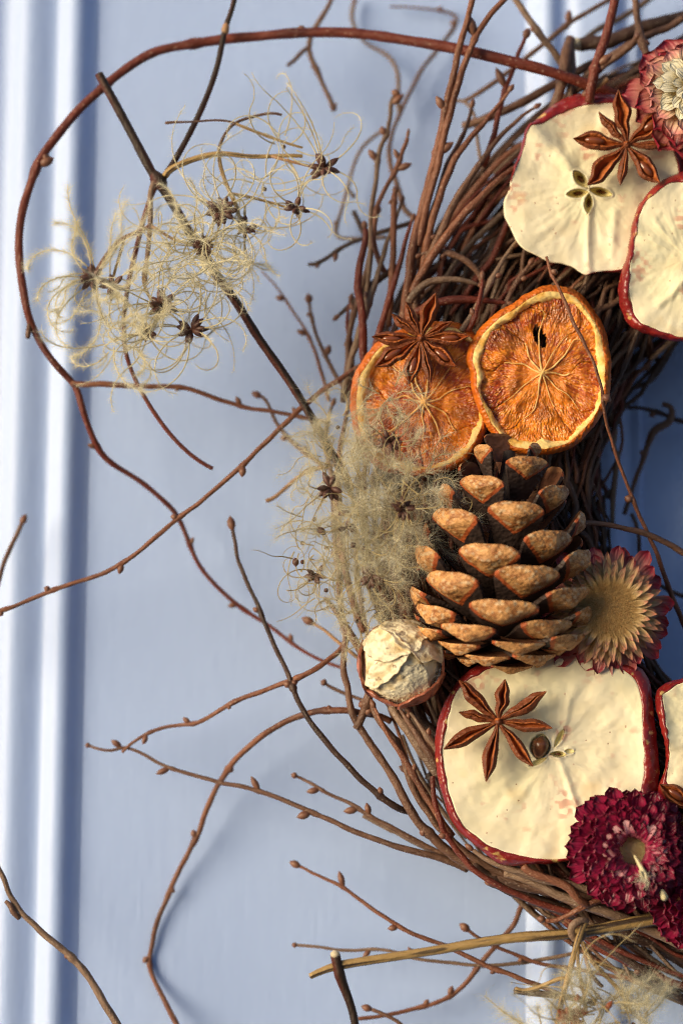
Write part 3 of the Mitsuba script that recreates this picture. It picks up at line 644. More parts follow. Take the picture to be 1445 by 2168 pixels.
apple('large dried red-rimmed apple slice below the pine cone, holding one brown pip', (1170, 1592),
      [(1010, 1432), (1060, 1405), (1120, 1390), (1200, 1388), (1285, 1404), (1325, 1420), (1346, 1448), (1357, 1480), (1360, 1540), (1364, 1600), (1361, 1650), (1355, 1700), (1338, 1750), (1300, 1788), (1240, 1808), (1180, 1818), (1120, 1815), (1060, 1800), (1012, 1776), (982, 1747), (962, 1715), (946, 1665), (938, 1610), (941, 1560), (952, 1502), (972, 1458)],
      [(990, 1420), (960, 1452), (935, 1500), (922, 1550), (921, 1610), (928, 1660), (944, 1712), (960, 1747), (985, 1773), (1020, 1803), (1062, 1832), (1110, 1832), (1165, 1829), (1230, 1820), (1305, 1806), (1352, 1770), (1384, 1700), (1396, 1640), (1390, 1560), (1381, 1480), (1362, 1420), (1300, 1393), (1200, 1374), (1080, 1382)],
      50, (0.1, 0.1), creases=[([(1180, 1600), (1200, 1650), (1230, 1740)], -0.8, 8), ([(1150, 1605), (1090, 1665)], 0.7, 12), ([(1195, 1545), (1205, 1480)], -0.4, 6), ([(1190, 1720), (1180, 1800)], 0.4, 14), ([(1250, 1650), (1290, 1600)], -0.4, 16)],
      locules=[(1181, 1597, math.radians(5), 16, 6, 3.6), (1183, 1563, math.radians(-62), 21, 6, 2.0), (1138, 1614, math.radians(155), 20, 5, 1.6), (1205, 1591, math.radians(0), 10, 5, 1.0), (1143, 1581, math.radians(100), 27, 21, 2.0)],
      pips=[(1138, 1604, 1148, 1558, 17.5, 0.3)], seed=3, curl=0.9)
apple('dried apple slice at the right edge, half hidden behind the large lower slice', (1525, 1560),
      [(1402, 1470), (1445, 1446), (1520, 1432), (1600, 1450), (1650, 1530), (1640, 1620), (1580, 1690), (1500, 1710), (1440, 1690), (1412, 1655), (1416, 1610), (1412, 1550)],
      [(1386, 1488), (1400, 1452), (1450, 1434), (1525, 1420), (1612, 1438), (1666, 1530), (1655, 1630), (1590, 1705), (1500, 1724), (1420, 1702), (1388, 1680), (1405, 1630), (1402, 1560)],
      50, (-0.4, 0), seed=4)

# ------------------------------------------------------------------ orange slices
def pulp_color(p, n, uv):
    k = fbm(p.x * 85, p.y * 85, p.z * 85 + uv.y * 0.6)
    c = mix((0.33, 0.040, 0.002), (0.74, 0.205, 0.010), smoothstep(0.30, 0.66, k * 0.75 + 0.25 * noise(uv.x * 5, uv.y * 2.2, 8.0)))
    d = noise(uv.x * 9, uv.y * 4.5, 3.0)
    c = mix(c, (0.90, 0.40, 0.04), smoothstep(0.58, 0.80, d) * 0.45)
    return mix(c, (0.20, 0.045, 0.006), smoothstep(0.62, 0.80, noise(p.x * 130 + 4, p.y * 130, p.z * 130)) * 0.6)


def pulp_bump(p, n, uv):
    return noise(uv.x * 16 + 4 * noise(uv.y * 3, p.x * 200), uv.y * 7, 3.0) + 0.35 * fbm(p.x * 500, p.y * 500, p.z * 500)


bsdf('pulp', bumped(principled(proc(pulp_color), 0.20, 0.6, clearcoat=0.6, clearcoat_gloss=0.85), pulp_bump, 0.0006, 0.0002))
bsdf('rind', bumped(principled(proc(lambda p, n, uv: mix((0.42, 0.070, 0.004), (0.68, 0.18, 0.012), fbm(p.x * 600, p.y * 600, p.z * 600))), 0.4), lambda p, n, uv: voronoi(p.x * 900 + p.y * 500, p.z * 900)[0], 0.0004, 0.0001))
bsdf('pith', bumped(principled(proc(lambda p, n, uv: mix((0.80, 0.42, 0.075), (0.90, 0.66, 0.25), smoothstep(0.25, 0.65, fbm(p.x * 340, p.y * 340, p.z * 340)))), 0.6), lambda p, n, uv: fbm(p.x * 900, p.y * 900, p.z * 900), 0.0005, 0.0002))
bsdf('membrane', principled(proc(lambda p, n, uv: mix((0.72, 0.34, 0.06), (0.88, 0.62, 0.26), noise(p.x * 500, p.y * 500, p.z * 500))), 0.45))


def orange(label, c, outline, h, tilt, rays, seed, pith=(20, 9), hole=None):
    """rays: angles (degrees) of the membranes round the centre c."""
    key = thing('orange_slice', label, 'orange slice', 'dried orange slices on the wreath')
    na = 200
    ang = np.linspace(0, 2 * np.pi, na + 1)
    ro = radial(outline, c, ang)
    nz = lambda f, o: meshkit.noise(np.stack([np.cos(ang) * f, np.sin(ang) * f, np.full(na + 1, seed * 7.0 + o)], 1)) - 0.5
    ro = ro + nz(5, 0) * 6
    ro[-1] = ro[0]
    plane = lambda x, y: h + tilt[0] * (x - c[0]) / 100 + tilt[1] * (y - c[1]) / 100
    lift = nz(2.2, 3) * 3.5

    def ring(prof, wig):
        rows = []
        for k, (off, dz) in enumerate(prof):
            w = nz(14, k + 20) * wig + (nz(45, k + 40) * wig * 0.8)
            rr = ro - off + w * 0.6
            x, y = c[0] + rr * np.cos(ang), c[1] + rr * np.sin(ang)
            rows.append(at(x, y, plane(x, y) + dz + lift + w * 0.10))
        g = np.array(rows)
        g[:, -1] = g[:, 0]
        n, m = g.shape[:2]
        uv = np.stack([np.broadcast_to(ang * 3, (n, m)), np.broadcast_to(np.linspace(0, 1, n)[:, None], (n, m))], -1)
        return g.reshape(-1, 3), grid_faces(n, m), uv.reshape(-1, 2)

    add('rind', ring([(13, 0.9), (9, 1.0), (4, 0.3), (0, -1.2), (0, -2.8), (1, -4.2), (6, -4.6), (16, -4.4)], 4.5), 'rind', key)
    pw = pith[0] + pith[1] * nz(3, 70) * 2
    rp = ro - pw

    def pithring():
        rows = []
        for k, (fr, dz) in enumerate(((0.0, 0.7), (0.25, 0.95), (0.6, 0.75), (0.85, 0.35), (1.0, -0.6), (1.08, -3.4))):
            w = nz(8, k * 0.4 + 90) * 8 * (k > 1) + nz(30, k * 0.5 + 60) * 5 * (k > 0)
            rr = ro - 11 - fr * (pw - 11) + w
            x, y = c[0] + rr * np.cos(ang), c[1] + rr * np.sin(ang)
            rows.append(at(x, y, plane(x, y) + dz + lift * (1 - 0.5 * fr) + w * 0.06))
        g = np.array(rows)
        g[:, -1] = g[:, 0]
        n, m = g.shape[:2]
        return g.reshape(-1, 3), grid_faces(n, m)

    add('pith', pithring(), 'pith', key)
    rays = sorted(rays)
    wav = [rng.random(4) * 40 for _ in rays]

    def ray_angle(j, rho):
        w = wav[j % len(rays)]
        base = rays[j % len(rays)] + 360 * (j // len(rays))
        return np.radians(base) + (meshkit.noise(np.stack([rho * 3.2 + w[0], np.full(rho.shape, w[1]), np.zeros(rho.shape)], -1)) - 0.5) * 0.62 * np.clip(rho * 3, 0, 1)

    rho = np.linspace(0.03, 1.04, 26)
    surf = lambda x, y, q: plane(x, y) + (meshkit.fbm(np.stack([x / 26, y / 26, np.full(x.shape, seed + 3.0)], -1), 4, seed) - 0.5) * 3.2 - 0.9
    for j in range(len(rays)):
        t = np.linspace(0, 1, 18)
        a0, a1 = ray_angle(j, rho), ray_angle(j + 1, rho)
        A = a0[:, None] + (a1 - a0)[:, None] * t
        rr = np.interp(np.mod(A, 2 * np.pi), ang, rp) * rho[:, None]
        x, y = c[0] + rr * np.cos(A), c[1] + rr * np.sin(A)
        z = surf(x, y, rho) + 0.35 * np.sin(np.pi * t)[None, :] - 0.5
        top = at(x, y, z)
        v, f = slab(top, np.array([0, 0.0016, 0]))
        uv = np.stack(np.broadcast_arrays((A * 6), rho[:, None] * 4), -1).reshape(-1, 2)
        if hole:
            cen = np.concatenate([np.stack([x, y], -1).reshape(-1, 2)] * 2)[f].mean(1)
            hd = np.hypot((cen[:, 0] - hole[0]) * math.cos(hole[4]) + (cen[:, 1] - hole[1]) * math.sin(hole[4]), 0) / hole[2]
            hw = np.hypot(-(cen[:, 0] - hole[0]) * math.sin(hole[4]) + (cen[:, 1] - hole[1]) * math.cos(hole[4]), 0) / hole[3]
            f = f[hd ** 2 + hw ** 2 > 1]
        add('segment', (v, f, np.vstack([uv, uv])), 'pulp', key)
    for j in range(len(rays)):
        q = np.linspace(0.0, rng.uniform(0.45, 1.0), 30)
        a = ray_angle(j, q)
        rr = np.interp(np.mod(a, 2 * np.pi), ang, rp) * q
        x, y = c[0] + rr * np.cos(a), c[1] + rr * np.sin(a)
        z = surf(x, y, q) + 0.15 + 0.5 * (meshkit.noise(np.stack([q * 9, np.full(30, j * 3.0), np.zeros(30)], 1)) - 0.4)
        add('membrane', tube(at(x, y, z), np.interp(q, [0, 0.15, 1], [3.4, 1.9, 0.8]) * S * rng.uniform(0.7, 1.2), 6), 'membrane', key)
    add('centre', teardrop(at(c[0], c[1], h - 2.5), at(c[0] + 3, c[1] - 2, h + 0.6), 8 * S, 8), 'membrane', key)
    return key


orange('dried orange slice lying flat with a bare twig across it, above the pine cone', (1147, 790),
       [(1180, 602), (1228, 623), (1260, 663), (1284, 718), (1293, 780), (1287, 842), (1266, 890), (1230, 930), (1185, 958), (1130, 966), (1082, 955), (1042, 920), (1012, 872), (997, 812), (990, 762), (999, 722), (1020, 692), (1056, 660), (1100, 630), (1140, 608)],
       54, (0.3, -0.1), [-100, -62, -30, -8, 36, 70, 112, 148, 195, 232], 3, (25, 10), hole=(1142, 712, 26, 13, math.radians(70)))
orange('dried orange slice partly covered by fluff, with a star anise lying on its upper edge', (897, 852),
       [(955, 682), (1000, 705), (1026, 755), (1036, 820), (1033, 890), (1012, 945), (975, 982), (920, 1004), (855, 1006), (798, 990), (760, 945), (742, 885), (741, 830), (760, 772), (800, 724), (860, 692), (905, 680)],
       48, (0.35, -0.2), [-75, -48, -8, 25, 58, 100, 140, 190, 225, 258], 5, (26, 10))

# ------------------------------------------------------------------ star anise
def anise_color(p, n, uv):
    k = fbm(p.x * 700, p.y * 700, p.z * 700)
    out = mix((0.075, 0.020, 0.008), (0.26, 0.070, 0.024), k)
    ins = mix((0.22, 0.045, 0.010), (0.48, 0.135, 0.032), smoothstep(0.25, 0.7, noise(uv.y * 6, uv.x * 12, p.x * 300)))
    return mix(out, ins, dr.select(uv.x > 0.5, 1.0, 0.0))


bsdf('anise_pod', bumped(principled(proc(anise_color), 0.52, 0.4), lambda p, n, uv: fbm(p.x * 1200, p.y * 1200, p.z * 900), 0.0008, 0.0001))
bsdf('anise_seed', principled((0.20, 0.05, 0.014), 0.12, 0.6, clearcoat=0.6))


def carpel(key, c, h, tip, W, gap, seed=False, rise=0.0):
    """One boat-shaped pod from the star's centre c to tip (photograph pixels); gap: how wide it has split, 0 to 1."""
    c3, t3 = at(c[0], c[1], h), at(tip[0], tip[1], h + rise)
    L = np.linalg.norm(t3 - c3)
    t = (t3 - c3) / L
    up = unit(np.array([0, -1.0, 0]) - t * (t @ np.array([0, -1.0, 0])))
    w = np.cross(t, up)
    n = 22
    s = np.linspace(0.04, 1.0, n)
    b = W * S * np.clip(np.interp(s, [0.0, 0.12, 0.3, 0.5, 0.62, 0.75, 0.88, 0.96, 1.0], [0.2, 0.34, 0.68, 0.96, 1.0, 0.86, 0.48, 0.20, 0.06]), 0.03, 1)
    d = b * 1.25 + W * S * 0.2 * (1 - s)
    g = gap * b * np.interp(s, [0, 0.15, 0.45, 0.7, 0.95, 1], [0.05, 0.25, 0.85, 1.0, 0.5, 0.1])
    zt = W * S * np.interp(s, [0, 0.3, 0.6, 0.9, 1.0], [0.10, 0.30, 0.42, 0.25, 0.35])
    lipw = np.minimum(b * 0.16, b - g * 0.5)
    sec = []
    one = np.ones(n)
    prof = [(-(g + lipw), zt, 0.02), (-(0.55 * g + 0.82 * b), zt - 0.30 * d, 0.06), (-b, zt - 0.62 * d, 0.12), (-0.72 * b, zt - 1.0 * d, 0.18), (-0.3 * b, zt - 1.22 * d, 0.22), (0 * b, zt - 1.28 * d, 0.25),
            (0.3 * b, zt - 1.22 * d, 0.28), (0.72 * b, zt - 1.0 * d, 0.32), (b, zt - 0.62 * d, 0.38), (0.55 * g + 0.82 * b, zt - 0.30 * d, 0.44), (g + lipw, zt, 0.48),
            (g * 0.92, zt - 0.02 * d, 0.56), (0.72 * g + 0.06 * b, zt - 0.40 * d, 0.66), (0.05 * b, zt - 0.86 * d, 0.75), (-0.05 * b, zt - 0.86 * d, 0.77), (-(0.72 * g + 0.06 * b), zt - 0.40 * d, 0.86), (-g * 0.92, zt - 0.02 * d, 0.95), (-(g + lipw), zt, 0.99)]
    jit = 1 + 0.10 * (rng.random((len(prof), 1)) - 0.5)
    wig = (meshkit.noise(np.stack([s * 5 + rng.random() * 90, s * 0, s * 0], 1)) - 0.5) * b * 0.5
    rows, us = [], []
    for k, (x, z, u) in enumerate(prof):
        j = jit[k if k < len(prof) - 1 else 0]
        rows.append(c3 + s[:, None] * L * t + (x * j + wig)[:, None] * w + z[:, None] * up)
        us.append(np.stack([np.full(n, u), s], 1))
    G = np.array(rows)
    v, f = G.reshape(-1, 3), grid_faces(len(prof), n)
    k = add('pod', (v, f, np.array(us).reshape(-1, 2)), 'anise_pod', key, smooth=True)
    if seed:
        i = int(0.58 * n)
        p = c3 + s[i] * L * t + (zt[i] - 0.38 * d[i]) * up + wig[i] * w
        half = 0.19 * L
        q = p + np.linspace(-1, 1, 11)[:, None] * half * t
        add('seed', tube(q, 0.50 * b[i] * np.sqrt(np.clip(1 - np.linspace(-1, 1, 11) ** 2, 0.02, 1)), 10), 'anise_seed', k)


def anise(label, c, h, arms):
    key = thing('star_anise', label, 'star anise', 'star anise on the fruit slices')
    for (tx, ty, W, gap, seed, *rise) in arms:
        carpel(key, c, h, (tx, ty), W, gap, seed, rise[0] if rise else 0.8)
    p = at(c[0], c[1], h)
    add('centre', tube(np.array([p + [0, 0.0015, 0], p + [0, -0.0006, 0], p + [0, -0.0014, 0.0001]]), np.array([9, 8, 4.5]) * S, 9), 'anise_pod', key)


anise('star anise with glossy split pods on the uppermost apple slice', (1326, 306), 57, [
    (1308, 190, 17, 0.62, False, 1.8), (1417, 238, 19, 0.68, True, 2), (1412, 306, 10, 0.1, False), (1396, 389, 18, 0.66, True), (1312, 393, 11, 0.1, False), (1242, 393, 18, 0.70, False), (1212, 294, 18, 0.66, True), (1266, 236, 11, 0.12, False, 1.5)])
anise('many-armed star anise with brown seeds on the orange slice beside the fluff', (890, 716), 55, [
    (922, 620, 17, 0.55, False, 3), (957, 680, 10, 0.3, False, 1.5), (994, 712, 14, 0.62, True), (966, 777, 15, 0.64, True), (911, 812, 12, 0.15, False, 1), (864, 815, 15, 0.70, True), (792, 778, 16, 0.66, True), (786, 714, 15, 0.45, True), (828, 664, 11, 0.12, False, 1.5), (858, 640, 12, 0.15, False, 2.5)])
anise('matt dark star anise with pointed pods on the large lower apple slice', (1054, 1528), 57, [
    (970, 1440, 15, 0.30, False, 1.5), (1068, 1438, 16, 0.34, False, 1), (1156, 1464, 15, 0.1, False, 2.5), (1169, 1542, 14, 0.30, False), (1128, 1624, 14, 0.42, False), (1028, 1656, 15, 0.40, False), (938, 1587, 16, 0.36, False), (970, 1508, 11, 0.1, False)])
anise('star anise cut off at the right edge behind the burgundy flower, one seeded pod showing', (1478, 1722), 52, [
    (1395, 1660, 17, 0.7, True, 1), (1460, 1630, 15, 0.5, True), (1530, 1650, 15, 0.4, False), (1570, 1720, 15, 0.5, True), (1540, 1790, 15, 0.4, False), (1470, 1810, 15, 0.4, False), (1400, 1770, 14, 0.3, False)])

# ------------------------------------------------------------------ pine cone
def cone_color(p, n, uv):
    x = dr.abs(uv.x - 0.5) * 2
    k = fbm(p.x * 520, p.y * 520, p.z * 520)
    fine = noise(p.x * 2600, p.y * 2600, p.z * 2600)
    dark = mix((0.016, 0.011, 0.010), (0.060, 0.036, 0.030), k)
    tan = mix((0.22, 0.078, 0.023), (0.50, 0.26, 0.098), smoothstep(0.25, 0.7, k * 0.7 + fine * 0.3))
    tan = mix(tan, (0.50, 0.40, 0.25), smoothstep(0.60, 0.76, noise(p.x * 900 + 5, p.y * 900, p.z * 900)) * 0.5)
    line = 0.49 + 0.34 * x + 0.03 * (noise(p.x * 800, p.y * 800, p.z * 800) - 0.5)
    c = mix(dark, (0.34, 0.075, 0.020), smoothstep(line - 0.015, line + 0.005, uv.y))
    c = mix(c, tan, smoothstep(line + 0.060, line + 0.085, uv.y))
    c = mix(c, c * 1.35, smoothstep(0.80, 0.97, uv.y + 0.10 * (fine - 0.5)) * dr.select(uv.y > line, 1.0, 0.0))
    ins = mix((0.085, 0.030, 0.016), (0.21, 0.088, 0.046), k)
    ins = mix(ins, (0.28, 0.13, 0.06), smoothstep(0.86, 0.95, uv.y))
    return mix(c, ins, dr.select(uv.x > 1.5, 1.0, 0.0))


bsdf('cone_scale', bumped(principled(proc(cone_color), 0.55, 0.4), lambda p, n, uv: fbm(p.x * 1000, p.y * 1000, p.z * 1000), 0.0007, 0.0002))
bsdf('cone_core', principled((0.03, 0.018, 0.014), 0.8))
cone = thing('pine_cone', 'open brown pine cone standing upright in the middle of the decorations', 'pine cone')
CB, CT = at(1056, 1405, 50), at(1080, 905, 62)
cax = unit(CT - CB)
CL = np.linalg.norm(CT - CB)
cy_ = unit(np.array([0, -1.0, 0]) - cax * (cax @ np.array([0, -1.0, 0])))
cx_ = np.cross(cax, cy_)


def cone_scale(az, axial, R, phi, W, Ls, th):
    """az: angle round the axis (0 faces the viewer); axial: height of the tip along the axis; R: distance of the tip from the axis; phi: lean from the axis."""
    out = cy_ * math.cos(az) + cx_ * math.sin(az)
    side = np.cross(cax, out)
    tip = CB + cax * axial + out * R
    d = cax * math.cos(phi) + out * math.sin(phi)
    nrm = unit(np.cross(side, d))         # towards the lower (outer) face
    if nrm @ (out * math.cos(phi) - cax * math.sin(phi)) < 0:
        nrm = -nrm
    base = tip - d * Ls
    ns, nx = 17, 13
    s = np.concatenate([np.linspace(0, 0.5, 6), np.linspace(0.56, 1, 11)])
    x = np.linspace(-1, 1, nx)
    wid = W * 0.5 * np.interp(s, [0, 0.25, 0.55, 0.74, 0.86, 0.93, 0.97, 1.0], [0.42, 0.58, 0.82, 0.97, 1.0, 0.86, 0.68, 0.42])
    asym = rng.uniform(-0.1, 0.1)
    SS, XX = np.meshgrid(s, x, indexing='ij')
    wd = wid[:, None]
    bow = -0.10 * Ls * (1 - (1 - SS) ** 2) * 0 + 0.05 * Ls * np.sin(np.pi * SS)
    ridge = np.interp(s, [0, 0.40, 0.56, 0.74, 0.88, 0.95, 1.0], [0.12, 0.20, 0.42, 0.84, 1.0, 0.72, 0.32])[:, None]
    lower = th * ridge * (0.22 + 0.78 * (1 - np.abs(XX + asym * (1 - np.abs(XX))) ** 1.1)) - 0.2 * th * XX ** 2
    upper = -th * 0.10 - th * 0.30 * np.abs(XX) ** 2 * np.interp(SS, [0, 0.6, 1], [0.2, 1, 0.2]) + 0.0 * SS
    lump = (meshkit.fbm(np.stack([SS * 5 + az * 3, XX * 3, np.full(SS.shape, axial * 900)], -1), 3, 3) - 0.5) * th * 0.30 * np.interp(SS, [0, 0.55, 0.7, 1], [0, 0.2, 1, 1])
    umbo = 0.22 * th * np.exp(-((SS - 0.86) / 0.035) ** 2 - (XX / 0.18) ** 2) - 0.16 * th * np.exp(-((SS - 0.86) / 0.02) ** 2 - (XX / 0.1) ** 2)
    P0 = base + (SS * Ls)[..., None] * d + (XX * wd)[..., None] * side
    lo = P0 + (lower + lump + umbo + bow)[..., None] * nrm
    hi = P0 + (upper + bow + lump * 0.3)[..., None] * nrm
    uvl = np.stack([XX * 0.5 + 0.5, SS], -1)
    uvh = np.stack([XX * 0.5 + 2.5, SS], -1)
    kk = int(np.argmin(np.abs(s - 0.88))) + 1
    bag = Bag()
    for g, w in ((lo[:kk], uvl[:kk]), (lo[kk - 1:], uvl[kk - 1:])):       # the keel across the tip is a crease
        bag.put((g.reshape(-1, 3), grid_faces(g.shape[0], nx), w.reshape(-1, 2)))
    bag.put((hi.reshape(-1, 3), grid_faces(ns, nx)[:, ::-1], uvh.reshape(-1, 2)))
    e = np.concatenate([np.arange(nx * (ns - 1), 0, -nx), np.arange(nx - 1), np.arange(nx - 1, ns * nx, nx), np.arange(ns * nx - 2, (ns - 1) * nx - 1, -1)])
    rim = np.stack([lo.reshape(-1, 3)[e], hi.reshape(-1, 3)[e]])
    bag.put((rim.reshape(-1, 3), grid_faces(2, len(e)), np.tile(uvl.reshape(-1, 2)[e], (2, 1))))
    v, f, uv = bag.mesh()
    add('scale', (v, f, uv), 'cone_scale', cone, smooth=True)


NS = 60
for i in range(NS):
    t = i / (NS - 1)
    az = i * 2.39996 + 0.35
    axial = np.interp(t, [0, 0.12, 0.3, 0.5, 0.7, 0.85, 1.0], [-0.005, 0.05, 0.17, 0.34, 0.58, 0.77, 0.965]) * CL
    R = np.interp(t, [0, 0.12, 0.28, 0.45, 0.62, 0.78, 0.9, 1.0], [72, 128, 176, 188, 178, 148, 106, 44]) * S
    phi = math.radians(np.interp(t, [0, 0.15, 0.35, 0.55, 0.75, 0.9, 1.0], [112, 96, 72, 51, 37, 26, 12]))
    W = np.interp(t, [0, 0.2, 0.45, 0.7, 0.88, 1.0], [90, 120, 140, 132, 108, 74]) * S
    Ls = np.interp(t, [0, 0.2, 0.5, 0.75, 0.9, 1.0], [70, 135, 165, 150, 110, 60]) * S
    cone_scale(az + rng.normal(0, 0.05), axial + rng.normal(0, 0.0006), R * rng.uniform(0.96, 1.04), phi + rng.normal(0, 0.06), W * rng.uniform(0.92, 1.06), Ls, W * 0.185)
q = np.linspace(0, 1, 14)
add('core', tube(CB + q[:, None] * (CT - CB) * 0.9, np.interp(q, [0, 0.1, 0.5, 1], [45, 62, 40, 12]) * S, 14), 'cone_core', cone)

# ------------------------------------------------------------------ strawflowers
def petal_bsdf(name, base, mid, tip, rough=0.38):
    def fn(p, n, uv):
        st = noise(uv.x * 26, uv.y * 2.0, 1.0 + p.x * 40)
        c = mix(base, mid, smoothstep(0.15, 0.6, uv.y + 0.25 * (st - 0.5)))
        c = mix(c, tip, smoothstep(0.55, 0.95, uv.y + 0.3 * (st - 0.5)))
        return c * (0.75 + 0.4 * st)
    return bsdf(name, bumped(principled(proc(fn), rough, 0.5, sheen=0.2), lambda p, n, uv: noise(uv.x * 18, uv.y * 1.5, 2.0), 0.0004, 0.0001))


petal_bsdf('burgundy_petal', (0.52, 0.14, 0.20), (0.27, 0.012, 0.055), (0.20, 0.008, 0.036), 0.28)
petal_bsdf('rose_petal', (0.60, 0.30, 0.32), (0.46, 0.10, 0.16), (0.34, 0.04, 0.09), 0.35)
petal_bsdf('red_petal', (0.72, 0.46, 0.34), (0.56, 0.22, 0.18), (0.30, 0.016, 0.036))
petal_bsdf('pink_petal', (0.80, 0.66, 0.42), (0.76, 0.54, 0.36), (0.56, 0.20, 0.19))
petal_bsdf('cream_petal', (0.74, 0.64, 0.38), (0.82, 0.74, 0.52), (0.84, 0.78, 0.60))
petal_bsdf('faded_petal', (0.68, 0.45, 0.17), (0.78, 0.55, 0.26), (0.60, 0.26, 0.17))
bsdf('pale_disc', principled(proc(lambda p, n, uv: mix((0.42, 0.32, 0.12), (0.66, 0.56, 0.30), fbm(p.x * 700, p.y * 700, p.z * 700))), 0.8))
bsdf('fuzz_hair', principled((0.66, 0.46, 0.20), 0.7))
bsdf('disc_fuzz', principled(proc(lambda p, n, uv: mix((0.34, 0.20, 0.07), (0.62, 0.43, 0.19), fbm(p.x * 700, p.y * 700, p.z * 700))), 0.8))


def bract(c, ax, ex, ey, az, rb, zb, rt, zt, W, bend, cup, twist=0.0, nu=7, nv=9, sharp=False):
    """A bract from (radius rb, height zb) to (rt, zt) in the flower's own frame (metres); bend: bow of its length, cup: hollow across."""
    o = ex * math.cos(az) + ey * math.sin(az)
    side = np.cross(ax, o)
    side = unit(side + ax * twist)
    b, t = o * rb + ax * zb, o * rt + ax * zt
    L = np.linalg.norm(t - b)
    d = (t - b) / L
    nn = unit(np.cross(d, side))
    if nn @ ax < 0:
        nn = -nn
    v = np.linspace(0, 1, nv)
    u = np.linspace(-1, 1, nu)
    wid = W * 0.5 * np.interp(v, [0, 0.2, 0.5, 0.75, 0.88, 0.95, 1], [0.7, 0.85, 1.0, 0.80, 0.50, 0.26, 0.03] if sharp else [0.6, 0.8, 1.0, 1.0, 0.86, 0.62, 0.10])
    V, U = np.meshgrid(v, u, indexing='ij')
    P = c + b + (V * L)[..., None] * d + (U * wid[:, None])[..., None] * side + (bend * L * np.sin(np.pi * V * 0.95) + cup * W * U ** 2)[..., None] * nn
    vv, ff = slab(P, nn * -0.00012)
    uv = np.stack([U.ravel() * 0.5 + 0.5, V.ravel()], 1)
    return vv, ff, np.vstack([uv, uv])


def hairs(points, dirs, length, rad, bend=0.35):
    """Many fine tapering hairs as one mesh; points, dirs: (n, 3); length: (n,)."""
    n = len(points)
    d = unit(dirs)
    a = unit(np.cross(d, rng.normal(size=(n, 3))))
    b = np.cross(d, a)
    q1 = points + d * (0.5 * length)[:, None] + a * (bend * 0.22 * length)[:, None]
    q2 = points + d * (0.95 * length)[:, None] + a * (bend * 0.8 * length)[:, None]
    ang = np.arange(3) * 2 * np.pi / 3
    off = np.cos(ang)[None, :, None] * a[:, None] + np.sin(ang)[None, :, None] * b[:, None]
    r0 = np.broadcast_to(rad, (n,))[:, None, None]
    v = np.concatenate([points[:, None] + off * r0, q1[:, None] + off * r0 * 0.75, q2[:, None]], 1)
    tmpl = np.array([[0, 1, 4], [0, 4, 3], [1, 2, 5], [1, 5, 4], [2, 0, 3], [2, 3, 5], [3, 4, 6], [4, 5, 6], [5, 3, 6]])
    f = (tmpl[None] + (np.arange(n) * 7)[:, None, None]).reshape(-1, 3)
    return v.reshape(-1, 3), f


def flower(label, c, axis, rows, disc, fuzz=0):
    """rows: (tip radius, tip height, base radius, base height, width, count, bend, cup, material) in photograph pixels."""
    key = thing('strawflower', label, 'dried flower', 'strawflowers on the wreath')
    c3, ax = at(*c), unit(axis)
    ex = unit(np.cross(ax, [0.1, 0.2, 1.0]))
    ey = np.cross(ax, ex)
    for k, (rt, zt, rb, zb, W, cnt, bend, cup, mat) in enumerate(rows):
        for j in range(cnt):
            az = 2 * np.pi * (j + 0.5 * (k % 2) + rng.normal(0, 0.13)) / cnt
            f = rng.uniform(0.90, 1.08)
            add('petal', bract(c3, ax, ex, ey, az, rb * S, zb * S, rt * f * S, (zt + rng.normal(0, 3.0)) * S, W * rng.uniform(0.85, 1.12) * S, bend + rng.normal(0, 0.03), cup + rng.normal(0, 0.05), rng.normal(0, 0.10), sharp=mat == 'faded_petal'), mat, key)
    dr_, dz, dmat = disc
    q = np.linspace(0, 1, 9)
    m = tube(c3 + ax * (np.interp(q, [0, 0.6, 1], [-30, dz - 4, dz])[:, None] * S), np.interp(q, [0, 0.5, 0.8, 1], [1, 1, 0.8, 0.25]) * dr_ * S, 16)
    add('disc', m, dmat, key)
    if fuzz:
        r = np.sqrt(rng.random(fuzz)) * dr_ * S * 1.05
        a = rng.random(fuzz) * 2 * np.pi
        r = r * 1.18
        p = c3 + (r * np.cos(a))[:, None] * ex + (r * np.sin(a))[:, None] * ey + ax * (dz - 6) * S
        d = ax + ((r / (dr_ * S))[:, None]) * (np.cos(a)[:, None] * ex + np.sin(a)[:, None] * ey) * 0.9 + rng.normal(0, 0.35, (fuzz, 3))
        add('fuzz', hairs(p, d, rng.uniform(10, 34, fuzz) * S, 0.00004), 'fuzz_hair', key, kind='stuff', smooth=False)
    return key


B = 'burgundy_petal'
flower('glossy burgundy strawflower with a pale hollow centre, overlapping the large lower apple slice', (1335, 1798, 58), [0.02, -1, -0.10], [
    (128, -34, 78, -40, 36, 23, 0.14, 0.30, B), (126, -12, 78, -24, 35, 24, 0.16, 0.30, B), (120, 8, 74, -8, 34, 24, 0.18, 0.30, B), (113, 26, 70, 6, 33, 23, 0.20, 0.32, B),
    (104, 42, 64, 18, 31, 21, 0.22, 0.32, B), (94, 55, 58, 28, 29, 20, 0.24, 0.32, B), (83, 64, 50, 34, 27, 18, 0.26, 0.32, B), (71, 69, 42, 34, 25, 16, 0.28, 0.32, B), (58, 70, 34, 26, 23, 14, 0.28, 0.30, B),
    (36, 38, 66, 66, 18, 20, 0.30, 0.2, 'rose_petal'), (30, 24, 56, 62, 15, 18, 0.26, 0.2, 'rose_petal')],
    (40, 20, 'pale_disc'), 700)
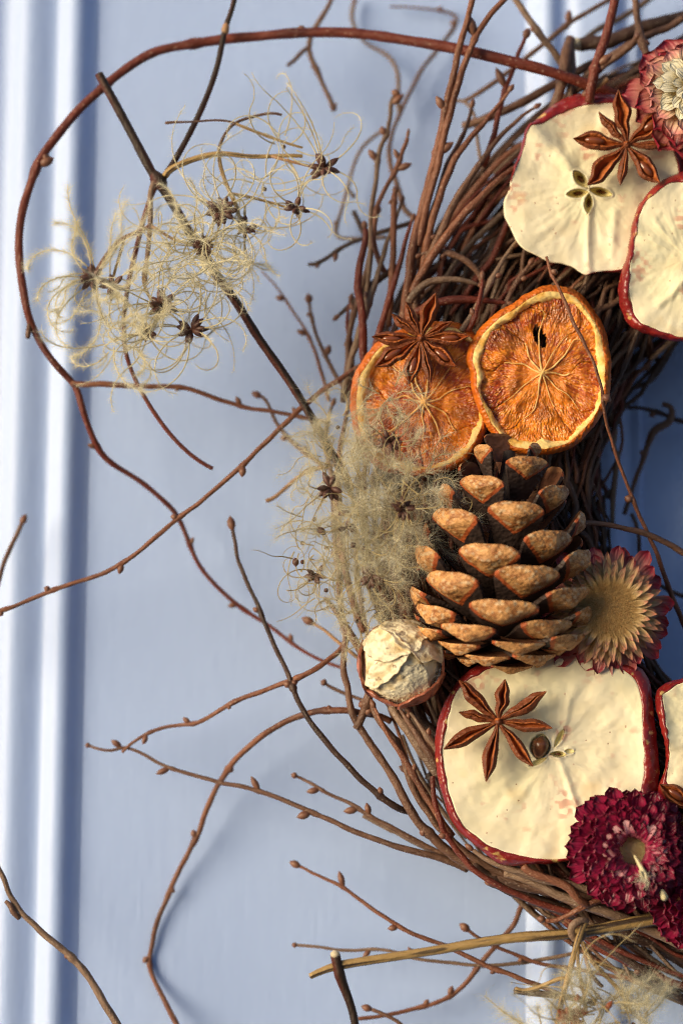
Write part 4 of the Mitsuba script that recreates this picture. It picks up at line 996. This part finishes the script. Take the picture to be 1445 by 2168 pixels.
flower('dark burgundy strawflower at the right edge, below and in the shade of the other', (1470, 1918, 50), [0.1, -1, -0.1], [
    (96, -20, 52, -34, 36, 18, 0.14, 0.28, B), (92, 0, 52, -16, 35, 18, 0.16, 0.3, B), (84, 22, 48, 0, 33, 17, 0.18, 0.3, B), (72, 38, 42, 12, 30, 15, 0.2, 0.3, B), (58, 50, 28, 12, 25, 13, 0.18, 0.3, B), (42, 54, 22, 8, 21, 11, 0.18, 0.3, B)],
    (24, 20, 'disc_fuzz'))
flower('pale cream and pink strawflower with dark red outer petals in the top right corner', (1462, 205, 58), [-0.05, -1, 0.05], [
    (138, -16, 66, -44, 74, 12, 0.24, 0.20, 'red_petal'), (126, 14, 60, -16, 68, 11, 0.28, 0.22, 'red_petal'), (112, 36, 50, 4, 58, 11, 0.30, 0.20, 'pink_petal'), (98, 52, 44, 20, 46, 11, 0.30, 0.18, 'pink_petal'),
    (84, 66, 34, 40, 30, 14, 0.20, 0.14, 'cream_petal'), (68, 74, 24, 50, 27, 12, 0.20, 0.14, 'cream_petal'), (50, 80, 14, 56, 24, 10, 0.2, 0.14, 'cream_petal'), (30, 84, 6, 60, 20, 8, 0.2, 0.14, 'cream_petal')],
    (16, 62, 'disc_fuzz'))
flower('faded tan strawflower with pink petal tips beside the pine cone', (1286, 1292, 54), [0.05, -1, -0.05], [
    (146, -30, 62, -30, 36, 15, 0.08, 0.2, 'red_petal'), (132, -18, 56, -20, 30, 18, 0.06, 0.2, 'red_petal'), (116, -4, 52, -8, 19, 30, 0.06, 0.22, 'faded_petal'), (108, 12, 50, 2, 18, 30, 0.08, 0.22, 'faded_petal'), (97, 26, 48, 10, 16, 28, 0.08, 0.22, 'faded_petal'), (84, 36, 44, 16, 14, 26, 0.08, 0.22, 'faded_petal')],
    (46, 26, 'disc_fuzz'), 6500)

burg = [k for k in labels if k.startswith('strawflower')][0]
for (a, b, r) in (((1342, 1812, 66), (1370, 1862, 70), 5), ((1400, 1884, 64), (1408, 1908, 63), 8), ((1362, 1860, 70), (1352, 1842, 70), 3)):
    add('wisp', teardrop(at(*a), at(*b), r * S, 6, 9, 0.7), 'cream_petal', burg)
q = at(np.full(60, 1366.0), np.full(60, 1862.0), np.full(60, 69.0)) + rng.normal(0, 0.0006, (60, 3))
add('wisp_hair', hairs(q, rng.normal(0, 1, (60, 3)) + [-0.9, -0.6, -0.2], rng.uniform(14, 34, 60) * S, 0.00005, 0.3), 'plume', burg, kind='stuff', smooth=False)

# ------------------------------------------------------------------ the dried bud in its husk
def paper_color(p, n, uv):
    k = fbm(p.x * 420 + 9, p.y * 420, p.z * 420)
    c = mix((0.58, 0.44, 0.24), (0.86, 0.77, 0.55), smoothstep(0.25, 0.6, fbm(p.x * 330, p.y * 330, p.z * 330)))
    c = mix(c, (0.20, 0.13, 0.09), smoothstep(0.62, 0.76, k) * 0.75)
    return mix(c, (0.17, 0.075, 0.035), smoothstep(0.975, 1.0, uv.y + 0.14 * (k - 0.58)) * 0.8)


bsdf('paper_petal', bumped(principled(proc(paper_color), 0.75, 0.25), lambda p, n, uv: fbm(p.x * 700, p.y * 700, p.z * 700), 0.0011, 0.0002))
bsdf('husk', bumped(principled(proc(lambda p, n, uv: mix((0.13, 0.030, 0.014), (0.42, 0.14, 0.08), smoothstep(0.2, 0.75, fbm(p.x * 420, p.y * 420, p.z * 420)))), 0.3, 0.5), lambda p, n, uv: fbm(p.x * 700, p.y * 700, p.z * 700), 0.0005, 0.0002))
bud = thing('dried_bud', 'round cream bud with peeling papery layers in a reddish husk, left of the pine cone', 'dried bud')
BC = at(848, 1405, 52)


def ball_patch(c, axis, spin, r, a0, jag, sd, thick=0.0003, ns=18, nt=26, aspect=1.0, flare=0.0, sub=0):
    """A cap of a ball round axis out to the angle a0 (radians), its edge torn by jag."""
    ax = unit(axis)
    ex = unit(np.cross(ax, [math.cos(spin), 0.3, math.sin(spin)]))
    ey = np.cross(ax, ex)
    ph = np.linspace(0, 2 * np.pi, nt)
    rho = np.linspace(0.001, 1, ns)
    e = a0 * (1 + jag * (meshkit.fbm(np.stack([np.cos(ph) * 1.6, np.sin(ph) * 1.6, np.full(nt, sd * 5.3)], 1), 3, sd) - 0.5) * 2)
    e[-1] = e[0]
    A = rho[:, None] * e * (1 + (aspect - 1) * np.abs(np.cos(ph)))
    D = np.cos(A)[..., None] * ax + np.sin(A)[..., None] * (np.cos(ph)[:, None] * ex + np.sin(ph)[:, None] * ey)
    lump = 1 + 0.10 * (meshkit.fbm(D * 3.0 + sd * 7, 4, sd) - 0.5) + flare * np.clip((rho[:, None] - 0.6) / 0.4, 0, 1) ** 2
    G = c + D * (r * lump)[..., None]
    v, f = slab(G, -D * thick)
    uv = np.stack([np.broadcast_to(ph, G.shape[:2]), np.broadcast_to(rho[:, None], G.shape[:2])], -1).reshape(-1, 2)
    return v, f, np.vstack([uv, uv])


core_ball = ball_patch(BC, [0, -1, 0.05], 0.3, 70 * S, 2.7, 0.02, 1, 0.0006, 40, 60)
add('heart', core_ball, 'paper_petal', bud)
for k, (dx, dz, a0, r, fl_, asp) in enumerate(((-1.05, 0.20, 0.95, 78, 0.16, 0.8), (-0.30, 1.15, 0.85, 80, 0.12, 0.9), (1.05, 0.0, 1.05, 78, 0.05, 0.9), (-0.20, -1.15, 1.0, 79, 0.06, 0.9), (0.55, 1.15, 0.85, 84, 0.12, 0.85), (0.08, 0.45, 0.70, 74, 0.04, 1.15))):
    add('papery_layer', ball_patch(BC, [dx, -0.95, dz], k * 1.3, r * S, a0, 0.36, k + 2, 0.0004, 24, 64, asp, fl_), 'paper_petal', bud)
for k, (dx, dy, dz, a0, r) in enumerate(((0.62, 0.12, -0.80, 0.72, 93), (-0.95, 0.28, -0.12, 0.66, 91), (-0.35, 0.45, -0.9, 0.75, 90), (0.9, 0.30, 0.1, 0.62, 90), (-0.3, 0.6, 0.8, 0.7, 88))):
    add('husk', ball_patch(BC, [dx, dy, dz], k * 0.9, r * S, a0, 0.26, k + 20, 0.0009, 18, 36, 1.0, 0.04), 'husk', bud)
n_h = 260
d = unit(np.stack([rng.normal(0.4, 0.5, n_h), rng.normal(-0.25, 0.2, n_h), rng.normal(-0.8, 0.35, n_h)], 1))
add('fibre', hairs(BC + d * 72 * S, d + rng.normal(0, 0.5, (n_h, 3)), rng.uniform(10, 24, n_h) * S, 0.00007, 0.6), 'plume', bud, kind='stuff', smooth=False)

# ------------------------------------------------------------------ clematis: stems, seed heads, feathery tails
def tail_curve(p, d, L, curl, n=18, loose=0.6, face=0.55):
    """A curling path from p in direction d; face: how much the curl keeps to the plane of the door."""
    axis = unit(np.array([0, rng.choice([-1.0, 1.0]), 0]) * face + rng.normal(0, 1, 3) * (1 - face))
    pts, d = [p], unit(d)
    step = L / (n - 1)
    k0 = rng.uniform(0.3, 1.0) * curl
    flip = rng.uniform(0.35, 0.75) if rng.random() < 0.4 else 2
    for i in range(n - 1):
        s = i / (n - 1)
        w = k0 * (0.35 + 1.6 * s) * (-0.6 if s > flip else 1) * step / L
        ax = unit(axis + rng.normal(0, 0.15, 3))
        d = unit(d * math.cos(w) + np.cross(ax, d) * math.sin(w) + ax * (ax @ d) * (1 - math.cos(w)) + rng.normal(0, 0.02, 3) * loose)
        pts.append(pts[-1] + d * step)
    return np.array(pts)


def seed_head(parent, c, nseed, L, curl, hair_n, hair_l, hair_r=0.000022, bend=0.35, axis=(0, -1, 0), seeds=True, mat='plume', seed_mat='seed_skin', seed_len=26, spread=1.0, tail_r=0.95, down=0.0, hmax=None, loose_hair=0.8, dmin=2.5, face=0.55, tail_mat='tail'):
    """One seed head: a small knob, its achenes, and on each achene a long feathery tail. c: (x, y, h); lengths in photograph pixels."""
    c3, ax = at(*c), unit(axis)
    key = add('seed_head', teardrop(c3 + [0, 0.0008, 0], c3 + [0, -0.0008, 0], 5 * S, 7, 6, 0.5), 'seed_skin', parent)
    tails, hp, hd, hl = Bag(), [], [], []
    for k in range(nseed):
        el = rng.uniform(-0.25, 0.9)
        az = 2 * np.pi * k / nseed + rng.normal(0, 0.35)
        ex = unit(np.cross(ax, [0.2, 0.1, 1.0]))
        ey = np.cross(ax, ex)
        d = unit((ex * math.cos(az) + ey * math.sin(az)) * math.cos(el) * spread + ax * math.sin(el) + np.array([0, 0, -down]))
        b0, b1 = c3 + d * 4 * S, c3 + d * (4 + seed_len * rng.uniform(0.85, 1.1)) * S
        if seeds:
            add('seed', teardrop(b0, b1, seed_len * 0.21 * S, 7, 9, 0.40), seed_mat, key)
        ln = L * rng.uniform(0.65, 1.2) * S
        p = tail_curve(b1 - d * 2 * S, d + rng.normal(0, 0.15, 3), ln, curl, face=face)
        p[:, 1] = np.minimum(p[:, 1], -dmin * 0.001)
        r = np.interp(np.linspace(0, 1, len(p)), [0, 0.5, 1], [tail_r * 1.5, tail_r, tail_r * 0.55]) * S
        tails.put(tube(p, r, 4))
        m = int(hair_n * rng.uniform(0.7, 1.3))
        u = rng.random(m) ** 0.8 * (len(p) - 1.001)
        i = u.astype(int)
        fr = (u - i)[:, None]
        hp.append(p[i] * (1 - fr) + p[i + 1] * fr)
        tg = unit(p[i + 1] - p[i])
        rad_d = unit(np.cross(tg, rng.normal(size=(m, 3))))
        hd.append(tg * rng.uniform(0.3, 1.3, m)[:, None] + rad_d * loose_hair)
        hl.append(hair_l * rng.uniform(0.4, 1.25, m) * S)
    add('tail', tails.mesh(), tail_mat, key, kind='stuff')
    if hp:
        add('plume', hairs(np.vstack(hp), np.vstack(hd), np.concatenate(hl), hair_r, bend), mat, key, kind='stuff', smooth=False)
    return key


def vine(parent, pts, r, mat='dark_stem', sides=8, name='stem', label=None):
    pts = np.asarray(pts, float)
    L = np.linalg.norm(np.diff(pts[:, :2], axis=0), axis=1).sum()
    n = int(np.clip(L / 8, 8, 120))
    c = spline(pts, n)
    rad = np.interp(np.linspace(0, 1, n), np.linspace(0, 1, len(r)), r) * S
    rad = rad * (1 + 0.12 * (meshkit.noise(np.stack([np.arange(n) * 0.5, np.full(n, L), np.zeros(n)], 1)) - 0.5))
    return add(name, tube(at(c[:, 0], c[:, 1], c[:, 2]), rad, sides), mat, parent, label)


# the long sprig at the upper left
sp = thing('clematis_sprig', 'long dark clematis stem with wiry feathered seed heads crossing the upper left', 'seed head sprig', 'clematis sprigs in the wreath')
vine(sp, [(209, 156, 52), (250, 230, 52), (290, 305, 52), (330, 378, 52), (362, 425, 51), (430, 540, 50), (500, 640, 49), (545, 712, 48), (600, 790, 47), (650, 868, 46), (690, 938, 44), (735, 1020, 40)], (9, 9.5, 10, 9.5, 9, 8.5, 8.5), label='stout dark main stem')
add('node', teardrop(at(322, 362, 52), at(350, 405, 52), 17 * S, 9, 8, 0.5), 'dark_stem', sp)
vine(sp, [(500, -40, 48), (487, 30, 48), (476, 62, 48), (462, 130, 49), (435, 210, 50), (405, 275, 51), (375, 330, 52), (345, 378, 52)], (5.5, 6, 6, 6.5, 6.5, 7), 'dark_stem')
add('node', teardrop(at(480, 45, 48), at(474, 78, 48), 8.5 * S, 8, 8, 0.5), 'tan_bud', sp)
vine(sp, [(326, 385, 53), (318, 420, 54), (318, 470, 55), (312, 540, 55), (308, 600, 55)], (6, 6, 5, 4), GREY)
vine(sp, [(330, 392, 50), (305, 460, 49), (290, 520, 48), (272, 600, 46), (262, 690, 45), (270, 760, 44), (300, 830, 42), (345, 900, 40), (395, 955, 38), (450, 992, 36)], (5.5, 5.5, 5, 4.5, 4.5, 4.5), RED)
vine(sp, [(350, 372, 53), (362, 358, 54), (400, 340, 55), (465, 325, 56), (520, 330, 56), (575, 330, 56), (640, 330, 56)], (8, 7, 6, 5, 4.5, 4), 'vine_stem')
vine(sp, [(462, 325, 56), (470, 295, 56), (495, 262, 56), (530, 248, 56), (565, 240, 56), (596, 243, 55)], (3.6, 3.2, 3, 3), BROWN)
vine(sp, [(498, 260, 56), (450, 254, 56), (410, 257, 56), (375, 258, 56), (350, 260, 56)], (2.6, 2.2, 2.2, 3.4), BROWN)
vine(sp, [(500, 262, 56), (540, 278, 57), (600, 300, 57), (640, 312, 57)], (3.5, 3, 2.5), 'vine_stem')
vine(sp, [(464, 325, 56), (472, 370, 57), (490, 415, 57), (503, 450, 56), (512, 490, 55)], (4.5, 4, 3.5), 'vine_stem')
vine(sp, [(488, 410, 57), (520, 415, 57), (560, 425, 57), (612, 440, 58)], (3.5, 3, 2.5), 'vine_stem')
vine(sp, [(575, 330, 57), (610, 340, 58), (650, 350, 58), (676, 358, 58)], (3.5, 3, 3), 'tan_bud')
vine(sp, [(318, 478, 55), (280, 495, 55), (250, 512, 55), (222, 545, 55), (196, 585, 54)], (5, 4.5, 4), RUST)
vine(sp, [(318, 478, 55), (340, 490, 56), (365, 505, 56), (400, 515, 56)], (4, 3, 3), 'tan_bud')
vine(sp, [(262, 512, 55), (250, 550, 55), (240, 585, 55)], (3.5, 3, 3), 'vine_stem')
vine(sp, [(308, 560, 55), (305, 600, 55), (325, 640, 56)], (4, 4, 3), 'vine_stem')
for c, ns, L, cu, hn, hl, o in (
    ((686, 356, 60), 7, 150, 4.2, 26, 11, dict(seed_len=34)),
    ((627, 440, 59), 7, 120, 4.6, 20, 10, dict(seed_len=26)),
    ((470, 446, 60), 8, 165, 3.6, 40, 13, dict(seed_len=36)),
    ((560, 400, 57), 6, 150, 4.0, 40, 12, dict(seeds=False)),
    ((600, 310, 56), 6, 140, 4.0, 34, 12, dict(seeds=False)),
    ((430, 520, 58), 20, 130, 4.4, 110, 14, dict(seed_len=22)),
    ((520, 480, 57), 9, 110, 4.2, 60, 13, dict(seed_len=24)),
    ((196, 590, 57), 11, 120, 2.6, 150, 20, dict(seed_len=30)),
    ((240, 605, 57), 7, 90, 3.4, 90, 16, dict(seed_len=28)),
    ((342, 648, 60), 14, 150, 4.2, 60, 13, dict(seed_len=32)),
    ((405, 698, 60), 11, 150, 4.2, 56, 13, dict(seed_len=32)),
    ((310, 700, 58), 9, 120, 4.0, 70, 14, dict(seed_len=24, down=0.3)),
    ((245, 720, 57), 6, 110, 2.6, 130, 20, dict(seeds=False)),
    ((455, 600, 56), 8, 130, 4.4, 46, 12, dict(seeds=False)),
    ((380, 560, 57), 9, 140, 4.6, 50, 12, dict(seeds=False)),
):
    seed_head(sp, c, int(ns * 1.5), L * 1.4, cu * 1.35, hn * 3.2, hl * 1.2, hair_r=0.000027, tail_r=1.05, tail_mat='pale_tail', face=0.75, **o)

# the dense fluff on the left rim of the wreath
fl = thing('clematis_cluster', 'dense tuft of silky beige clematis seed heads between the orange slice and the pine cone', 'seed heads')
vine(fl, [(690, 935, 40), (715, 985, 44), (745, 1050, 46), (770, 1130, 46), (780, 1200, 46)], (6, 5, 5), 'dark_stem')
for c, ns, L, cu, hn, hl, o in (
    ((697, 1032, 62), 9, 120, 3.6, 180, 24, dict(seed_len=30)),
    ((825, 938, 64), 11, 95, 3.2, 170, 24, dict(seed_len=26)),
    ((852, 1078, 67), 12, 110, 3.4, 200, 28, dict(seed_len=24)),
    ((775, 1035, 56), 12, 110, 3.8, 330, 28, dict(seeds=False)),
    ((890, 1030, 58), 11, 90, 3.6, 240, 28, dict(seeds=False)),
    ((905, 1105, 60), 8, 85, 2.8, 240, 26, dict(seeds=False)),
    ((733, 1118, 61), 8, 110, 4.0, 170, 26, dict(seed_len=20)),
    ((720, 1070, 53), 6, 120, 4.0, 260, 26, dict(seeds=False)),
    ((800, 1120, 56), 11, 110, 3.8, 320, 28, dict(seeds=False)),
    ((668, 1218, 50), 8, 150, 4.6, 60, 14, dict(seed_len=24)),
    ((785, 1218, 60), 12, 110, 3.8, 170, 24, dict(seed_len=26)),
    ((735, 1200, 51), 10, 110, 4.4, 240, 24, dict(seeds=False)),
    ((770, 1270, 50), 9, 100, 4.2, 180, 22, dict(seeds=False)),
    ((715, 905, 48), 9, 90, 2.6, 240, 24, dict(seeds=False)),
    ((825, 845, 55), 8, 60, 2.4, 170, 26, dict(seeds=False)),
    ((705, 965, 48), 9, 90, 3.2, 260, 24, dict(seeds=False)),
    ((640, 1150, 50), 6, 160, 5.0, 40, 12, dict(seeds=False)),
    ((760, 1060, 62), 6, 150, 4.6, 14, 10, dict(seeds=False)), ((840, 1000, 64), 6, 140, 4.6, 14, 10, dict(seeds=False)), ((900, 1070, 66), 5, 120, 4.6, 14, 10, dict(seeds=False)), ((770, 1160, 60), 6, 140, 4.8, 14, 10, dict(seeds=False)), ((690, 1250, 54), 5, 130, 5.0, 14, 10, dict(seeds=False)), ((640, 1190, 52), 5, 150, 5.2, 18, 10, dict(seeds=False)),
    ((665, 1100, 50), 9, 90, 3.6, 190, 24, dict(seeds=False)), ((690, 1160, 50), 10, 95, 4.0, 220, 24, dict(seeds=False)), ((825, 1175, 56), 10, 95, 3.6, 240, 24, dict(seeds=False)),
    ((755, 1315, 47), 8, 85, 4.0, 150, 22, dict(seeds=False)), ((825, 1290, 50), 9, 85, 4.0, 170, 22, dict(seeds=False)), ((715, 1270, 48), 8, 95, 4.0, 160, 22, dict(seeds=False)),
    ((725, 985, 53), 10, 90, 3.6, 260, 26, dict(seeds=False)), ((860, 1135, 57), 9, 85, 3.4, 220, 26, dict(seeds=False)), ((690, 985, 50), 8, 90, 3.4, 220, 24, dict(seeds=False)),
):
    seed_head(fl, c, ns, L, cu * 1.25, hn * 0.50, hl * 1.5, mat='grey_plume', hair_r=0.000028, bend=0.9, tail_r=0.85, **o)
for a, b in (((672, 1118, 60), (690, 1132, 60)), ((716, 1088, 60), (742, 1084, 60)), ((743, 1150, 60), (752, 1160, 60)), ((625, 1182, 56), (626, 1200, 56))):
    add('loose_seed', teardrop(at(*a), at(*b), 7 * S, 8), 'seed_skin', fl)

# the sprig at the lower right, on its split stem
lo = thing('clematis_sprig', 'split tan clematis stem with a pale fluffy seed cluster hanging at the bottom edge', 'seed head sprig', 'clematis sprigs in the wreath')
vine(lo, [(722, 2044, 52), (800, 2031, 52), (900, 2016, 52), (1000, 1999, 52), (1100, 1985, 52), (1200, 1978, 51), (1300, 1962, 49), (1420, 1940, 46), (1540, 1915, 44)], (9, 9.5, 10, 11, 14, 15), 'vine_stem', label='split tan main stem')
vine(lo, [(656, 2068, 52), (690, 2053, 52), (725, 2043, 52)], (6, 8, 9), 'vine_stem')
vine(lo, [(709, 2022, 53), (714, 2045, 53), (722, 2075, 52), (736, 2112, 51), (752, 2175, 50)], (10, 11, 8.5, 8), 'dark_stem')
add('cut_end', teardrop(at(710, 2030, 53), at(708, 2012, 54), 10 * S, 9, 7, 0.5), 'cut_wood', lo)
vine(lo, [(1238, 1952, 54), (1225, 1985, 56), (1212, 2030, 56), (1200, 2075, 56), (1188, 2120, 56), (1178, 2180, 55)], (7, 6.5, 6, 5), 'vine_stem')
vine(lo, [(1243, 1950, 54), (1222, 1952, 56), (1208, 1970, 56), (1218, 1990, 55), (1235, 1975, 54)], (6, 8, 7, 7), GREY)
vine(lo, [(1222, 2005, 56), (1226, 2060, 57), (1236, 2110, 57), (1240, 2140, 57)], (4, 3.5, 3), 'vine_stem')
vine(lo, [(1232, 1995, 56), (1252, 2035, 57), (1285, 2070, 58), (1318, 2110, 58)], (5, 4.5, 4.5), 'vine_stem')
vine(lo, [(1238, 2020, 56), (1250, 2060, 57), (1275, 2090, 57)], (4, 4, 4), GREY)
vine(lo, [(1255, 2036, 57), (1290, 2048, 57), (1320, 2060, 57)], (3.5, 3.5, 4), 'vine_stem')
vine(lo, [(1090, 2095, 50), (1130, 2095, 50), (1170, 2078, 52), (1195, 2072, 54)], (6, 5, 4), 'vine_stem')
vine(lo, [(1088, 2098, 49), (1140, 2104, 49), (1200, 2112, 50), (1260, 2125, 50)], (7, 7, 6), DARK)
for c, ns, L, cu, hn, hl, o in (
    ((1205, 2155, 58), 9, 130, 3.0, 90, 20, dict(seed_len=36, seed_mat='rust_seed')),
    ((1285, 2140, 58), 16, 100, 3.4, 330, 26, dict(seeds=False)),
    ((1340, 2170, 57), 12, 110, 3.0, 260, 26, dict(seeds=False)),
    ((1240, 2190, 56), 14, 110, 3.4, 320, 26, dict(seeds=False)),
    ((1230, 2090, 57), 9, 150, 4.2, 36, 14, dict(seeds=False)),
    ((1150, 2200, 56), 12, 110, 3.0, 240, 26, dict(seeds=False)),
    ((1400, 2210, 55), 10, 100, 3.4, 240, 26, dict(seeds=False)),
):
    seed_head(lo, c, ns, L, cu, hn * 0.75, hl * 1.4, bend=0.9, mat='grey_plume', hair_r=0.000028, tail_r=1.0, **o)
for a, b in (((1220, 2122, 62), (1222, 2104, 62)), ((1282, 2138, 62), (1296, 2120, 62))):
    add('loose_seed', teardrop(at(*a), at(*b), 6 * S, 8), 'rust_seed', lo)
